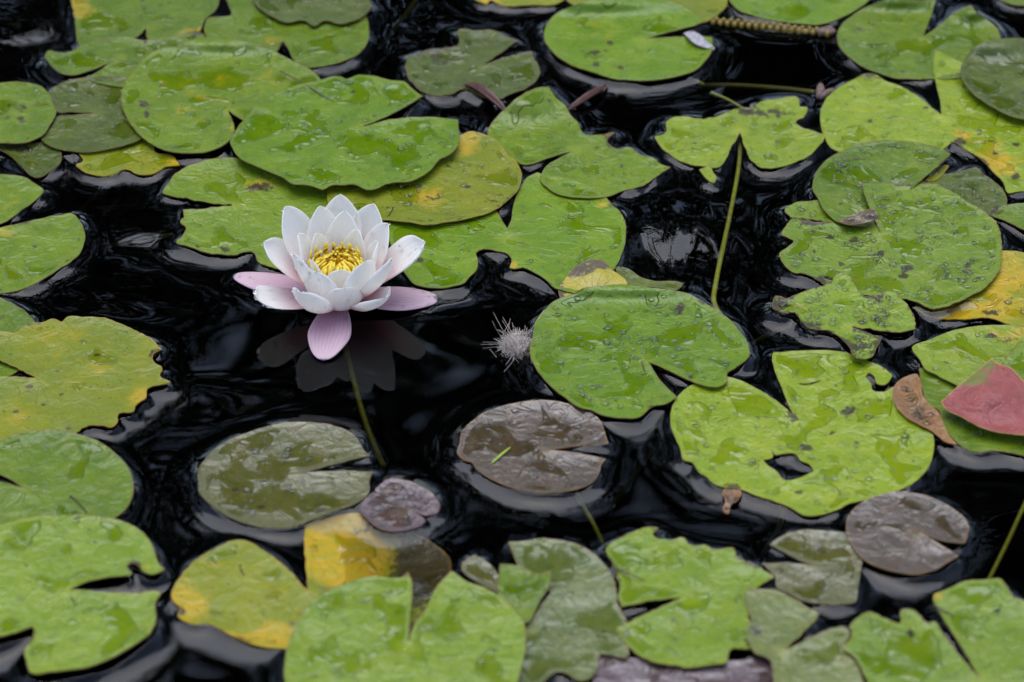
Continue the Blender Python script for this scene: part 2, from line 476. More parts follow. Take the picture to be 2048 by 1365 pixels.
def droplets(parent, V3, F, ed, lr, n, rmin=0.0007, rmax=0.0036, inner=0.004):
    """rain beads standing on a leaf"""
    tri = V3[F]
    ar = np.linalg.norm(np.cross(tri[:, 1]-tri[:, 0], tri[:, 2]-tri[:, 0]), axis=1)
    cl = np.array([noise.noise(Vector(tuple(t.mean(0) * 28))) for t in tri])
    ar = ar * np.clip(cl + 0.35, 0.02, 1) * (ed[F].min(1) > inner)
    if ar.sum() <= 0: return
    pick = lr.choice(len(F), n, p=ar / ar.sum())
    vs, fs = [], []
    loc = np.array(parent.location)
    for k in pick:
        b = lr.dirichlet((1, 1, 1))
        p = (tri[k] * b[:, None]).sum(0) - loc
        r = rmin + (rmax - rmin) * lr.rand() ** 3.5
        s = np.array((r * lr.uniform(0.8, 1.35), r * lr.uniform(0.8, 1.2), r * lr.uniform(0.38, 0.6)))
        fs.append(DOME_F + len(vs) * len(DOME_V))
        vs.append(DOME_V * s + p)
    me = mesh_np('water_droplets', np.concatenate(vs), np.concatenate(fs))
    o = link('water_droplets', me, MAT_GLASSDROP, parent)
    o['kind'] = 'stuff'
    return o

def tube(path, radii, sides=7):
    path = [np.array(p, float) for p in path]
    n = len(path)
    vs, fs = [], []
    for i, p in enumerate(path):
        t = path[min(i+1, n-1)] - path[max(i-1, 0)]
        t /= np.linalg.norm(t) + 1e-9
        a = np.cross(t, (0, 0, 1.0)) if abs(t[2]) < 0.95 else np.cross(t, (1.0, 0, 0))
        a /= np.linalg.norm(a); b = np.cross(t, a)
        r = radii[i] if hasattr(radii, '__len__') else radii
        for k in range(sides):
            an = 2 * math.pi * k / sides
            vs.append(p + (a * math.cos(an) + b * math.sin(an)) * r)
    for i in range(n - 1):
        for k in range(sides):
            k2 = (k + 1) % sides
            fs.append((i*sides+k, i*sides+k2, (i+1)*sides+k2, (i+1)*sides+k))
    fs.append(tuple(range(sides))[::-1]); fs.append(tuple(range((n-1)*sides, n*sides)))
    return np.array(vs), fs

def smooth_path(pts, k=8):
    pts = [np.array(p, float) for p in pts]
    out = []
    for i in range(len(pts) - 1):
        p0, p1, p2, p3 = pts[max(i-1, 0)], pts[i], pts[i+1], pts[min(i+2, len(pts)-1)]
        for j in range(k):
            t = j / k
            out.append(0.5 * ((2*p1) + (p2-p0)*t + (2*p0-5*p1+4*p2-p3)*t*t + (3*p1-p0-3*p2+p3)*t**3))
    out.append(pts[-1])
    return out

# ------------------------------------------------------------------ the lily pads
GROUP = 'lily pads floating on the pond'
PADS = []
def pad(label, cls, layer, center, outline, drops=0, group=GROUP, cat='lily pad', name='lily_pad', **kw):
    o, V3, F, ed, lr = leaf_blade(name, cls, layer, center, outline, **kw)
    tag(o, label, cat, group)
    if drops:
        droplets(o, V3, F, ed, lr, int(drops * 1.4))
    PADS.append(o)
    return o

pad('worn green pad with orange left rim and a small dark slit, behind the pointed pad', 'green', 0, (300, 58),
    '141,-10 146,26 151,53 152,76 160,95 200,100 262,92 270,82* 293,60* 296,84 330,88 380,75 401,62 410,44 434,18 440,-15 400,-60 300,-85 200,-70',
    blot=[('yel', 160, 15, 30, 30, 1.0), ('yel', 395, 70, 30, 20, 0.9), ('brn', 300, 20, 70, 15, 0.5)], jag=1.5)
pad('green pad with pointed left tip and thin slit, above the dull cleft pad', 'green', 1, (237, 118),
    '91,112 95,105 118,108 147,103 161,94 176,89 211,83 252,78 290,86 330,82 370,72 398,66 412,80 400,130 330,170 250,178 178,158 205,140 226,124* 180,145 135,154 118,148 100,132',
    blot=[('brn', 390, 72, 20, 12, 0.7)])
pad('dull dark green pad cleft into two lobes, tucked beneath the spotted yellow-green pad', 'dark', 1, (193, 228),
    '99,187 117,173 146,164 188,158 249,157 290,190 300,240 285,280 249,294 205,303 164,307 129,303 97,293 82,281 103,258 114,236 150,232 187,229* 140,226 114,226 106,211', und=0.5)
pad('smooth blue-green round pad with dark scratches beside the dull cleft pad', 'green', 2, (40, 235),
    '-80,190 -40,174 0,168 29,166 59,168 85,176 97,188 106,211 113,228 103,249 88,272 67,284 44,290 15,290 -30,286 -80,262 -95,225', blot=[('drk', 40, 220, 50, 30, 1.0), ('brn', 40, 215, 14, 10, 0.8), ('brn', 76, 206, 8, 6, 0.8), ('brn', 42, 240, 10, 8, .8)])
pad('small olive pad fragment just below the scratched round pad', 'dark', 0, (40, 300),
    '-30,292 0,293 59,293 97,287 114,288 120,302 124,316 117,334 100,346 70,357 59,352 44,337 18,314 0,305 -30,300', blot=[('brn', 40, 300, 40, 8, 0.9), ('yel', 70, 340, 40, 20, .3)])
pad('ragged yellow-green pad edge with orange tip poking out below the dull cleft pad', 'yellow', 0, (270, 300),
    '153,335 167,324 158,312 200,303 281,283 300,280 311,308 346,316 361,334* 337,336 308,349 284,352 249,341 220,354 188,352 164,343', blot=[('yel', 350, 330, 25, 15, 1.2)], jag=1.5)
pad('spotted yellow-green pad with a water-filled notch, overlapped by the bright wavy pad', 'green', 2, (462, 226),
    '243,190 255,161 270,141 290,120 316,103 357,95 381,84 410,78 454,79 498,88 545,105 574,120 600,134 632,152 643,168 640,220 560,250 480,240 457,224* 465,245 470,264 457,287 410,308 366,310 322,302 278,272 258,246 243,211',
    blot=[('yel', 380, 190, 120, 60, 0.42), ('yel', 560, 170, 60, 40, 0.4), ('brn', 285, 208, 10, 5, 1.3), ('brn', 293, 228, 7, 8, 1.2), ('drk', 300, 220, 60, 40, .6), ('yel', 465, 255, 12, 12, 1)], wet=0.02, jag=1.0, lifts=[(440, 85, 120, 18, 0.009)])
pad('bright green pad with wavy edge and long thin notch behind the white flower', 'bright', 3, (715, 262),
    '460,286 469,270 495,234 527,205 557,188 600,173 641,164 664,157 682,157 693,163 717,154 734,155 755,158 781,166 808,168 825,182 846,196* 793,229 726,258* 778,245 828,240 881,239 916,243* 918,264 919,281 910,305 896,316 878,325 863,343 840,357 819,366 793,368 772,372 752,382 734,384 711,375 688,375 664,375 647,385 629,381 611,376 588,375 567,360 529,343 500,331 483,322 465,300',
    wave=0.0024, drops=60, blot=[('drk', 640, 300, 60, 25, .5)], wet=0.02)
pad('pale pad with a black wedge notch and ragged rotten rim beside the white flower', 'pale', 0, (480, 412),
    '325,390 337,370 352,352 381,335 410,326 454,320 500,325 560,350 640,370 660,390 660,430 640,480 600,528 580,548 556,542 530,533 516,525 505,508 475,513 448,513 422,510 399,505 372,496 352,488 369,469 372,458 360,447 369,437 366,423* 410,420 465,413* 410,408 366,401 340,395',
    blot=[('brn', 520, 375, 45, 14, 1.0), ('yel', 520, 372, 55, 20, 0.6), ('brn', 455, 498, 26, 9, 0.9), ('yel', 400, 480, 40, 20, .25)], jag=1.7, wet=-0.03, rot=0.6)
pad('yellow-green pad with bright yellow patches and brown specks behind the white flower', 'yellow', 1, (760, 400),
    '919,275 939,267 969,272 992,284 1016,311 1036,331 1043,352 1039,378 1021,400 993,421 949,437 890,449 852,455 817,449 779,446 720,440 670,425 655,405 660,370 720,340 800,300 880,272',
    blot=[('yel', 935, 285, 35, 35, 1.1), ('yel', 860, 395, 50, 22, 0.9), ('brn', 870, 395, 30, 12, .8), ('brn', 990, 400, 40, 18, 0.6), ('drk', 900, 380, 120, 50, .8)], drops=50, wet=0.0)
pad('large smooth green pad with bitten front edge touching the right side of the flower', 'bright', 0, (1018, 478),
    '1074,348* 1093,354 1125,357 1160,367 1192,381 1210,396 1222,411 1239,425 1251,452 1252,472 1248,496 1239,522 1215,560 1160,590 1122,584 1110,581 1090,563 1066,549 1046,540 1028,543 1019,540 1024,528 1016,513 993,506 967,502 952,509 956,522 952,546 940,557 931,569 905,578 876,581 846,578 826,572 817,560 805,543 790,510 779,484 776,461 780,440 850,415 930,415 996,427 1005,446 1015,461* 1021,446 1028,408 1040,379 1054,358',
    blot=[('yel', 1025, 535, 14, 10, 1.2), ('yel', 1205, 410, 20, 10, .7), ('brn', 1100, 575, 70, 10, .3), ('brn', 1235, 410, 12, 8, .5), ('brn', 838, 520, 9, 5, 1.3)], drops=45, wet=0.015, jag=0.9)
pad('crumpled dark-flecked pad with two pointed lobes standing alone in open water', 'dark', 0, (957, 138),
    '812,126 815,114 834,113 852,104 881,100 916,92 919,85 916,69 957,66 992,66 1007,75 1036,85* 1004,108 966,133* 1013,117 1063,107* 1068,120 1080,138 1077,158 1057,176 1027,190 998,200 960,196 930,182 898,193 875,195 852,190 831,176 816,158 811,141',
    blot=[('brn', 880, 120, 60, 25, 0.75), ('brn', 870, 175, 50, 10, .6), ('yel', 940, 140, 50, 20, .3)], jag=1.8, und=1.5, rot=0.6)
pad('mid green pad lying under the scalloped pad near the hanging yellow stalk fragment', 'green', 0, (562, 80),
    '445,-20 457,12 463,33 440,38 416,41 408,62 440,105 500,130 540,128 556,104 566,86* 578,105 590,127 610,137 650,136 690,124 720,108 735,88 738,62 734,40 700,0 600,-30 500,-35',
    blot=[('yel', 545, 85, 20, 15, 0.8), ('brn', 550, 88, 18, 12, .6), ('yel', 640, 110, 60, 20, .3)])
pad('scalloped dark green pad lying across the top of a mid green pad', 'dark', 1, (620, -20),
    '506,0 518,18 544,35 570,47 611,44 629,54 649,42 682,50 717,40 734,29 743,15 734,0 720,-50 640,-85 560,-75 510,-35', wave=0.001)
pad('yellowish pad edge with an orange tip beyond the pad carrying the pale scrap', 'yellow', 0, (1050, -20),
    '948,-2 974,12* 980,3 1000,12 1058,13 1117,10 1131,1 1120,-35 1050,-60 970,-40', blot=[('yel', 975, 2, 20, 12, 1.5)])
pad('yellow-green pad mostly hidden behind the pad carrying the pale scrap', 'yellow', 0, (1290, -20),
    '1128,-5 1145,12 1250,30 1350,40 1405,48 1440,27 1454,12 1450,-12 1400,-60 1250,-75 1150,-45')
pad('round glossy green pad with narrow notch and a pale scrap on its lobe', 'bright', 1, (1285, 82),
    '1088,82 1091,59 1108,35 1138,18 1176,6 1234,0 1293,0 1337,4 1369,18 1393,32 1410,46* 1381,57 1337,68 1292,81* 1352,77 1396,77 1424,78* 1425,94 1422,108 1410,126 1390,144 1352,157 1308,164 1264,164 1229,161 1190,149 1152,136 1123,120 1103,103',
    blot=[('brn', 1221, 86, 6, 4, 1.6), ('brn', 1187, 106, 11, 4, 1.6), ('brn', 1191, 130, 6, 4, 1.6), ('brn', 1241, 135, 5, 3, 1.6), ('yel', 1200, 80, 70, 50, .3)], lifts=[(1200, 5, 130, 18, 0.010)])
pad('green pad with a clean rim whose front lies above the beaded seed stalk', 'bright', 0, (1600, -15),
    '1457,0 1471,18 1507,34 1551,44 1594,48 1647,50 1682,38 1712,23 1741,0 1720,-60 1620,-95 1520,-75 1465,-30')
pad('green pad with upturned grey-sheened lobes either side of a wide notch', 'green', 0, (1848, 84),
    '1674,73 1682,53 1706,32 1735,15 1770,4 1814,3 1858,4 1871,2* 1864,29 1846,77* 1873,59 1905,32 1941,15* 1952,29 1978,45 1996,64 2002,82 1985,115 1930,155 1867,161 1829,161 1785,158 1756,149 1726,138 1697,117 1679,97',
    blot=[('brn', 1718, 61, 14, 6, 1.0), ('brn', 1757, 96, 6, 6, .8)], lifts=[(1800, 2, 80, 14, 0.009), (1945, 25, 34, 18, 0.011)], drops=15)
pad('sliver of green pad behind the dark overhanging pad', 'green', 0, (2060, -20), '1985,-12 2010,5 2060,14 2110,-10 2090,-60 2030,-65')
pad('dark smooth pad with sheened rim resting across the lime pad', 'dark', 2, (2045, 165),
    '1920,147 1929,123 1946,103 1972,88 2005,82 2048,82 2120,100 2165,150 2150,215 2100,240 2048,243 2034,240 2005,229 1975,211 1946,190 1929,170', wet=0.03, lifts=[(1990, 90, 70, 22, 0.009)])
pad('lime yellow pad with a tall pointed lobe and an orange rotting front corner', 'lime', 0, (1886, 242),
    '1640,229 1653,199 1677,179 1706,164 1732,152 1750,152 1767,164 1800,176 1835,196 1864,220 1882,234* 1879,202 1870,164 1866,129 1870,103* 1888,111 1908,123 1923,129 1960,180 2030,230 2080,250 2125,290 2100,350 2048,385 2034,387 2016,390 2005,366 1984,343 1961,319 1931,302 1905,288 1890,298 1870,310 1800,318 1720,315 1679,306 1662,296 1647,272 1641,249',
    blot=[('yel', 1990, 330, 70, 40, 1.2), ('brn', 1920, 285, 18, 12, 1.1), ('brn', 1960, 325, 25, 10, .9), ('brn', 2030, 353, 8, 6, 1.3), ('brn', 2033, 290, 8, 4, 1.3), ('yel', 1930, 270, 25, 12, 1.0), ('brn', 1740, 158, 14, 8, .8), ('yel', 1770, 240, 80, 40, .25)], drops=40, jag=1.0)
pad('bead-covered green pad with folded front corner, slotted through the notch of the pitted pad', 'green', 2, (1830, 330),
    '1625,369 1635,343 1659,319 1691,302 1726,290 1764,284 1814,286 1858,293 1887,302 1901,311* 1882,331 1852,357 1800,400 1765,432 1740,452 1697,452 1677,447 1650,425 1635,399 1625,380',
    blot=[('brn', 1850, 320, 70, 25, 0.3)], drops=110, wet=0.02, lifts=[(1795, 415, 55, 45, -0.009)])
pad('small yellow-green lobe tilted out of the black gap beside the lime pad', 'yellow', 0, (1880, 355), '1850,366* 1866,350 1886,334 1897,336* 1888,350 1868,366', cover=False)
pad('dull green pad lobe with dense beads behind the pitted pad', 'dark', 0, (1900, 400),
    '1835,372 1873,355 1911,346 1952,335* 1967,349 1990,367 2008,387 2014,408 2005,425 1975,437 1900,430 1840,400', drops=70, blot=[('brn', 1960, 360, 40, 20, .4)])
pad('big pitted green pad covered in rain beads with torn left edge', 'pale', 1, (1766, 474),
    '1722,367* 1741,371 1770,368 1800,373 1850,368 1890,378 1928,402 1975,431 1996,455 2002,484 2003,513 1999,543 1981,569 1946,592 1902,613 1867,622 1843,613 1814,604 1780,600 1700,590 1665,580 1647,572 1630,560 1612,551 1586,546 1568,531 1558,510 1577,496 1587,487 1574,478 1564,472 1572,457 1578,445 1624,446 1662,450* 1612,442 1582,437 1568,423 1583,411 1612,405 1640,402 1700,405 1742,440 1761,470* 1748,442 1737,417 1728,392',
    blot=[('brn', 1707, 480, 7, 5, 1.6), ('brn', 1762, 508, 6, 6, 1.6), ('brn', 1815, 537, 10, 5, 1.6), ('brn', 1807, 553, 10, 4, 1.6), ('brn', 1659, 475, 7, 4, 1.5), ('brn', 1935, 540, 14, 14, .9), ('brn', 1620, 450, 30, 8, .9), ('brn', 1650, 560, 25, 12, 1.0), ('drk', 1930, 560, 70, 50, 1.0), ('brn', 1810, 369, 35, 8, 0.9), ('drk', 1640, 500, 60, 40, .5)],
    drops=330, jag=1.8, lifts=[(1726, 380, 40, 40, 0.008)], rot=0.6)
pad('ragged torn green pad edged with brown rot, tail pointing to the lime holed pad', 'pale', 2, (1702, 656),
    '1545,610 1551,595 1562,597 1571,601 1594,592 1624,581 1653,572 1665,563 1669,554 1706,563 1712,578 1723,592 1753,595 1779,584 1800,598 1814,613 1826,631 1830,645 1829,661* 1800,666 1756,663 1706,657* 1741,669 1761,680 1753,698 1744,717 1725,722 1710,719 1701,701 1681,681 1657,665 1613,658 1602,646 1592,633 1565,628 1545,619',
    blot=[('brn', 1562, 610, 25, 14, 1.0), ('brn', 1720, 690, 45, 24, 0.85), ('brn', 1620, 652, 50, 8, .9), ('brn', 1755, 600, 20, 8, .8), ('yel', 1600, 610, 50, 20, .3)], drops=170, jag=2.2, rot=0.75)
pad('green pad tip reaching in beside the pitted pad', 'green', 0, (2080, 440), '1978,430 1984,421 2019,414 2048,411 2110,420 2125,455 2090,475 2048,464 2031,455 2002,443', blot=[('brn', 1985, 425, 12, 10, 1.0)])
pad('yellow and orange decaying pad sunk partly under the pitted pad', 'yellow', 0, (2080, 590),
    '2005,507 2048,510 2110,520 2155,570 2130,630 2048,655 2013,652 1990,642 1950,640 1917,643 1858,636 1829,619 1880,580 1950,540 1990,510',
    blot=[('yel', 2010, 560, 70, 60, 1.2), ('yel', 1930, 630, 90, 22, 1.6), ('brn', 1980, 625, 30, 10, 1.0), ('brn', 1860, 630, 40, 10, .6)], lifts=[(1880, 630, 60, 20, -0.0055)], sink=[(1880, 628, 75, 24)], jag=1.3, drops=30)
pad('yellow-green pad with large rain beads under the pink curled leaf', 'lime', 1, (2000, 735),
    '1823,700 1858,684 1902,666 1946,656 1990,653 2048,657 2120,680 2155,740 2110,800 2048,806 1985,795 1940,785 1908,772 1873,754 1849,740 1838,722',
    blot=[('yel', 1960, 690, 80, 40, .45), ('brn', 1982, 672, 10, 4, 1.5), ('brn', 2020, 680, 25, 10, .8), ('yel', 2030, 670, 40, 20, .8)], drops=70, wet=0.03)
pad('pale green pad corner laid over the yellow pad behind the pink leaf', 'pale', 2, (2080, 720), '2002,731* 2037,690* 2080,680 2130,735 2070,778 2025,748')
pad('green pad folded back beneath the pink curled leaf', 'green', 0, (1985, 800),
    '1838,741* 1860,742 1900,760 1960,770 2048,760 2135,790 2155,840 2120,895 2060,915 2022,907 1990,904 1952,907 1917,892 1899,874 1882,845 1876,822 1858,816 1849,798 1841,769', blot=[('yel', 1890, 830, 25, 20, .5)], und=0.5)
pad('lime pad with a torn hole through it and a deep notch', 'lime', 0, (1585, 837),
    '1546,709* 1593,706 1652,704 1696,710 1734,725 1763,737 1785,755* 1769,775 1752,772 1748,757 1736,750 1731,757 1742,771 1744,784 1768,788 1788,778 1792,800 1800,825 1816,842 1842,860 1865,874 1868,895 1860,930 1842,956 1813,977 1769,994 1725,1005 1696,1012 1666,1027 1631,1035 1605,1033 1581,1018 1549,1006 1505,992 1476,981 1452,980 1426,971 1414,959 1397,948 1385,930 1367,924 1359,898 1347,874 1340,842 1345,816 1356,795 1373,778 1394,769 1425,752 1452,756 1482,765 1511,781 1540,798 1570,819 1586,834* 1575,810 1561,775 1549,745 1544,722',
    holes=['1543,904* 1550,914 1564,912 1593,914 1599,924 1619,933 1627,946* 1599,958 1567,962 1555,948 1534,933 1526,924* 1546,918'],
    blot=[('brn', 1696, 822, 14, 9, 1.3), ('brn', 1585, 838, 14, 12, .8), ('brn', 1617, 897, 7, 6, 1.3), ('brn', 1600, 985, 9, 5, 1.2), ('brn', 1465, 975, 22, 6, 1.0), ('yel', 1620, 870, 50, 25, .3), ('brn', 1625, 768, 16, 4, .9), ('brn', 1663, 866, 6, 5, 1.2), ('yel', 1770, 785, 20, 10, .9), ('yel', 1580, 740, 60, 25, .25), ('brn', 1604, 900, 4, 16, .9)], drops=90, wet=0.02, und=1.1)
pad('big round beaded green pad with sheened rim beside the grey seed fluff', 'bright', 1, (1288, 716),
    '1120,600 1141,594 1167,581 1205,575 1258,572 1308,578 1352,584 1381,592 1401,604 1425,619 1457,642 1483,672 1498,698 1499,716 1487,728 1470,740 1454,751 1454,766 1441,776 1417,776 1394,769 1359,754 1329,740 1297,727* 1315,754 1332,775 1354,797* 1333,811 1304,817 1280,837 1239,839 1204,834 1181,824 1157,818 1131,799 1105,779 1087,761 1072,740 1062,720 1060,698 1066,672 1070,648 1088,625',
    blot=[('brn', 1360, 618, 8, 14, 1.2), ('brn', 1405, 606, 8, 6, 1.0), ('drk', 1155, 620, 30, 30, .9), ('brn', 1140, 746, 4, 3, 1.5), ('brn', 1232, 739, 4, 3, 1.5), ('brn', 1305, 818, 20, 6, .7), ('yel', 1200, 660, 30, 50, .2)],
    drops=210, wet=0.025, lifts=[(1240, 578, 160, 16, 0.007)], rise=0.0054)
pad('yellow-green cleft pad over the bright olive stalk, back edge scorched red-brown', 'lime', 0, (1480, 266),
    '1311,275 1322,272 1334,264 1331,249 1372,236 1396,240 1425,237 1451,230 1480,218 1504,218 1524,204 1557,202 1597,201 1600,217 1615,218 1606,240 1592,249 1600,258 1630,267 1650,277 1638,296 1612,319 1583,331 1548,340 1518,338 1501,322 1489,296 1480,269* 1463,296 1451,322 1439,337 1416,337 1381,331 1346,316 1325,299',
    blot=[('brn', 1545, 228, 55, 14, 0.9), ('brn', 1490, 225, 20, 8, .8), ('yel', 1400, 270, 60, 30, .2)], jag=1.5, wet=-0.02, drops=15)
pad('two-lobed green pad, one lobe pale and tilted, behind the large bitten pad', 'green', 0, (1150, 303),
    '1097,176* 1073,179 1044,193 1015,217 1000,231 983,252 975,275 992,287 1019,313 1039,331 1060,333 1088,324 1123,313 1142,308* 1117,322 1088,343 1080,360 1100,385 1160,400 1211,398 1255,383 1287,374 1311,358 1341,338* 1316,329 1311,322 1281,313 1261,299 1229,299 1214,284 1229,268 1199,272 1167,270 1158,252 1138,229 1129,214 1111,199',
    blot=[('brn', 1225, 280, 20, 12, .9), ('brn', 1190, 297, 30, 6, .6)], lifts=[(1050, 200, 60, 34, 0.014)], jag=1.2, drops=25)
# left side
pad('yellow-green pad with black wedge notch above the ragged saw-toothed yellow pad', 'green', 0, (-32, 463),
    '-150,400 -100,365 -60,354 0,351 29,354 53,360 73,373 88,384 73,402 44,423 15,446 -32,464* 0,460 29,453 73,442 117,433 146,430 161,446 170,466 168,490 158,513 141,528 117,543 88,560 59,575 29,585 0,590 -60,590 -130,560 -170,500 -175,450',
    blot=[('yel', 60, 480, 120, 60, .32), ('yel', 10, 390, 80, 40, .35), ('brn', 50, 448, 8, 5, 1.0)], wet=-0.03)
pad('smooth blue-green pad mostly hidden beneath the yellow ragged pad', 'green', 0, (-30, 680),
    '-60,590 0,597 18,604 38,616 59,631 70,647 72,680 60,720 38,745 20,756 -20,760 -90,740 -120,680 -100,612')
pad('large yellow-green pad with ragged saw-toothed right edge and dark dirt flecks', 'yellow', 1, (80, 764),
    '-50,672 0,666 32,667 56,651 88,645 111,639 123,645 135,636 170,636 205,638 234,648 264,660 287,672 311,689 322,702* 308,711 305,722 311,731 325,741 321,755 341,769* 322,775 296,783 293,798 272,816 267,827 252,829 237,833 236,848 226,858 205,854 170,857 152,870 110,885 0,890 -80,875 -140,830 -160,790 -80,760 0,757 35,757 73,760* 38,740 0,723 -60,702 -90,690',
    blot=[('yel', 110, 680, 100, 40, .5), ('yel', 210, 735, 60, 25, .6), ('yel', 280, 800, 30, 30, 1.2), ('yel', 20, 840, 60, 30, .6), ('drk', 150, 720, 200, 100, .9), ('brn', 60, 650, 40, 6, .6), ('brn', 310, 710, 20, 10, .8)], jag=1.4, wet=-0.06, rot=0.5)
pad('smooth green pad with a black slit on its left, under the wide pale pad', 'green', 2, (52, 985),
    '-40,900 0,883 44,870 97,865 141,870 176,879 205,892 234,914 258,942 267,971 264,1000 255,1018 240,1033 225,1042 150,1065 50,1070 -40,1060 -110,1015 -80,965 0,967 46,980* 20,962 0,953 -60,928 -75,912',
    blot=[('drk', 60, 900, 80, 30, .7)], wet=-0.03)
pad('wide pale green pad with a long black notch and two bitten corners', 'pale', 3, (130, 1186),
    '-60,1065 0,1053 29,1043 88,1035 152,1035 220,1040 258,1051 287,1070 305,1094 312,1114 322,1135 331,1142* 305,1152 287,1147 276,1134 262,1130 255,1140 264,1148 220,1157 176,1167 140,1183* 190,1186 264,1189 322,1191 311,1208 313,1240 302,1267 278,1287 249,1305 217,1322 176,1337 141,1343 103,1347 59,1347 53,1325 48,1308 62,1287 67,1258 44,1264 18,1273 0,1278 -60,1290 -140,1250 -170,1160 -130,1095',
    blot=[('brn', 270, 1130, 16, 14, .8), ('brn', 55, 1270, 22, 14, .6), ('yel', 295, 1135, 20, 15, .8), ('brn', 190, 1085, 6, 4, 1.2)], wet=-0.01, und=1.0)
pad('decaying pad with one yellow lobe afloat and one orange lobe sinking into brown water', 'yellow', 0, (620, 1190),
    '480,1081 498,1085 527,1103 557,1123 586,1150 604,1172 617,1186* 613,1150 610,1110 609,1070 613,1052 626,1043 664,1035 705,1029 780,1050 850,1080 900,1125 892,1180 840,1240 760,1300 650,1312 557,1299 513,1293 480,1281 451,1267 425,1252 381,1249 357,1235 360,1220 343,1199 352,1170 372,1141 404,1114 439,1094',
    blot=[('yel', 690, 1100, 75, 70, 3.0), ('yel', 370, 1210, 50, 45, 1.3), ('yel', 500, 1285, 110, 22, 1.6), ('yel', 420, 1130, 40, 20, .7), ('yel', 560, 1260, 40, 30, .9), ('brn', 850, 1140, 75, 80, 1.6), ('brn', 730, 1060, 45, 18, 0.75), ('brn', 700, 1170, 35, 10, .7), ('brn', 360, 1225, 12, 8, 1.0), ('brn', 470, 1280, 60, 8, .9)],
    lifts=[(800, 1120, 120, 90, -0.0125), (650, 1050, 50, 40, -0.003)], sink=[(800, 1110, 190, 100), (690, 1100, 110, 90)], wet=-0.02, jag=1.3)
pad('large round pale green pad with a deep upward notch over the sinking orange leaf', 'pale', 3, (812, 1298),
    '570,1365 570,1325 576,1290 594,1249 617,1214 646,1191 682,1173 723,1160 749,1155 778,1158 805,1157 815,1147* 824,1164 825,1188 822,1223 816,1289* 825,1261 852,1220 875,1173 904,1146* 934,1167 969,1179 1004,1199 1033,1229 1048,1249 1052,1276 1051,1302 1045,1331 1036,1365 1000,1420 900,1460 780,1465 660,1440 590,1402',
    blot=[('brn', 755, 1240, 20, 7, .6), ('brn', 980, 1320, 10, 20, .5)], wet=0.02, und=1.2, drops=20)
pad('greyish purple-tinged pad tucked under the edge of the large round pale pad', 'grey', 1, (1052, 1258),
    '1017,1088* 1047,1087 1079,1081 1114,1084 1152,1092 1184,1109 1208,1132 1225,1158 1234,1188 1236,1214 1249,1235 1257,1260 1257,1287 1255,1317 1199,1314 1196,1340 1173,1363 1152,1362 1138,1352 1114,1346 1090,1362 1040,1400 1020,1370 1040,1290 1051,1256* 1085,1210 1100,1186 1075,1180 1045,1150 1026,1112',
    und=1.5, wet=0.03, blot=[('brn', 1120, 1125, 60, 30, .3)])
pad('small bright green pad corner between the round pale pad and the greyish pad', 'green', 2, (1052, 1230),
    '1000,1133* 1044,1138 1075,1152 1102,1145* 1099,1176 1079,1208 1051,1250 1030,1240 1000,1205', und=1.8, lifts=[(1095, 1160, 16, 25, 0.005)])
pad('little olive-grey pad tip at the rim of the large round pale pad', 'olive', 0, (985, 1175), '922,1141 948,1114 969,1123 989,1141 1001,1164 1004,1195 985,1185 957,1170 935,1155')
pad('crinkled light green pad with tattered back edge and dark wedge notch', 'pale', 1, (1378, 1200),
    '1211,1100 1231,1085 1266,1068 1302,1059 1316,1062 1306,1073 1340,1084 1366,1079 1378,1091 1410,1094 1436,1103 1466,1100 1477,1120 1507,1132 1530,1147 1548,1158 1524,1173 1500,1190 1497,1240 1507,1299 1460,1305 1454,1328 1419,1334 1384,1340 1354,1336 1307,1328 1272,1311 1249,1287 1231,1261* 1272,1240 1316,1220 1362,1199* 1302,1205 1243,1217* 1236,1199 1240,1176 1231,1152 1224,1128',
    blot=[('brn', 1500, 1130, 35, 10, .6), ('brn', 1260, 1140, 20, 8, .9), ('brn', 1352, 1280, 8, 6, .9), ('brn', 1230, 1150, 10, 20, .5)], und=2.0, wet=0.02, jag=1.6, rot=0.6)
pad('grey-green torn pad with a black wedge notch beside the crinkled light pad', 'grey', 2, (1568, 1306),
    '1489,1185 1521,1180 1551,1182 1580,1194 1606,1211 1639,1229* 1633,1240 1606,1270 1570,1304* 1612,1284 1653,1264 1691,1258 1700,1273 1690,1290 1694,1311 1712,1328 1723,1355 1735,1400 1640,1430 1560,1410 1545,1358 1539,1322 1511,1311 1492,1270 1501,1246 1496,1223 1490,1199',
    blot=[('brn', 1515, 1262, 8, 12, 1.0), ('brn', 1590, 1352, 30, 6, .8), ('yel', 1520, 1300, 20, 30, .3)], und=1.2, jag=1.5)
pad('purplish grey pad lying below the crinkled light green pad', 'purple', 0, (1370, 1380),
    '1199,1316 1243,1320 1320,1325 1400,1330 1480,1325 1538,1322 1552,1360 1545,1420 1400,1455 1250,1440 1185,1390 1192,1345', und=1.4)
pad('olive-brown pad with a left-facing slit, overlapped by the round brown pad', 'olive', 0, (1626, 1135),
    '1539,1092* 1556,1079 1580,1068 1618,1063 1653,1066 1691,1073 1703,1094 1723,1123 1720,1152 1715,1182 1712,1205 1677,1211 1638,1211 1606,1205 1575,1190 1551,1176 1551,1158 1536,1144 1526,1131* 1565,1129 1626,1136* 1600,1125 1571,1109', wet=-0.01)
pad('round purplish brown pad with a slit to the right, below the lime holed pad', 'brown', 1, (1833, 1070),
    '1694,1038 1706,1021 1726,1006 1760,992 1803,986 1838,991 1873,1003 1905,1021 1929,1041 1937,1059 1934,1079 1929,1091* 1888,1088 1838,1070* 1873,1091 1917,1116* 1896,1129 1870,1144 1838,1153 1800,1150 1765,1141 1729,1123 1706,1097 1694,1068', wet=-0.01)
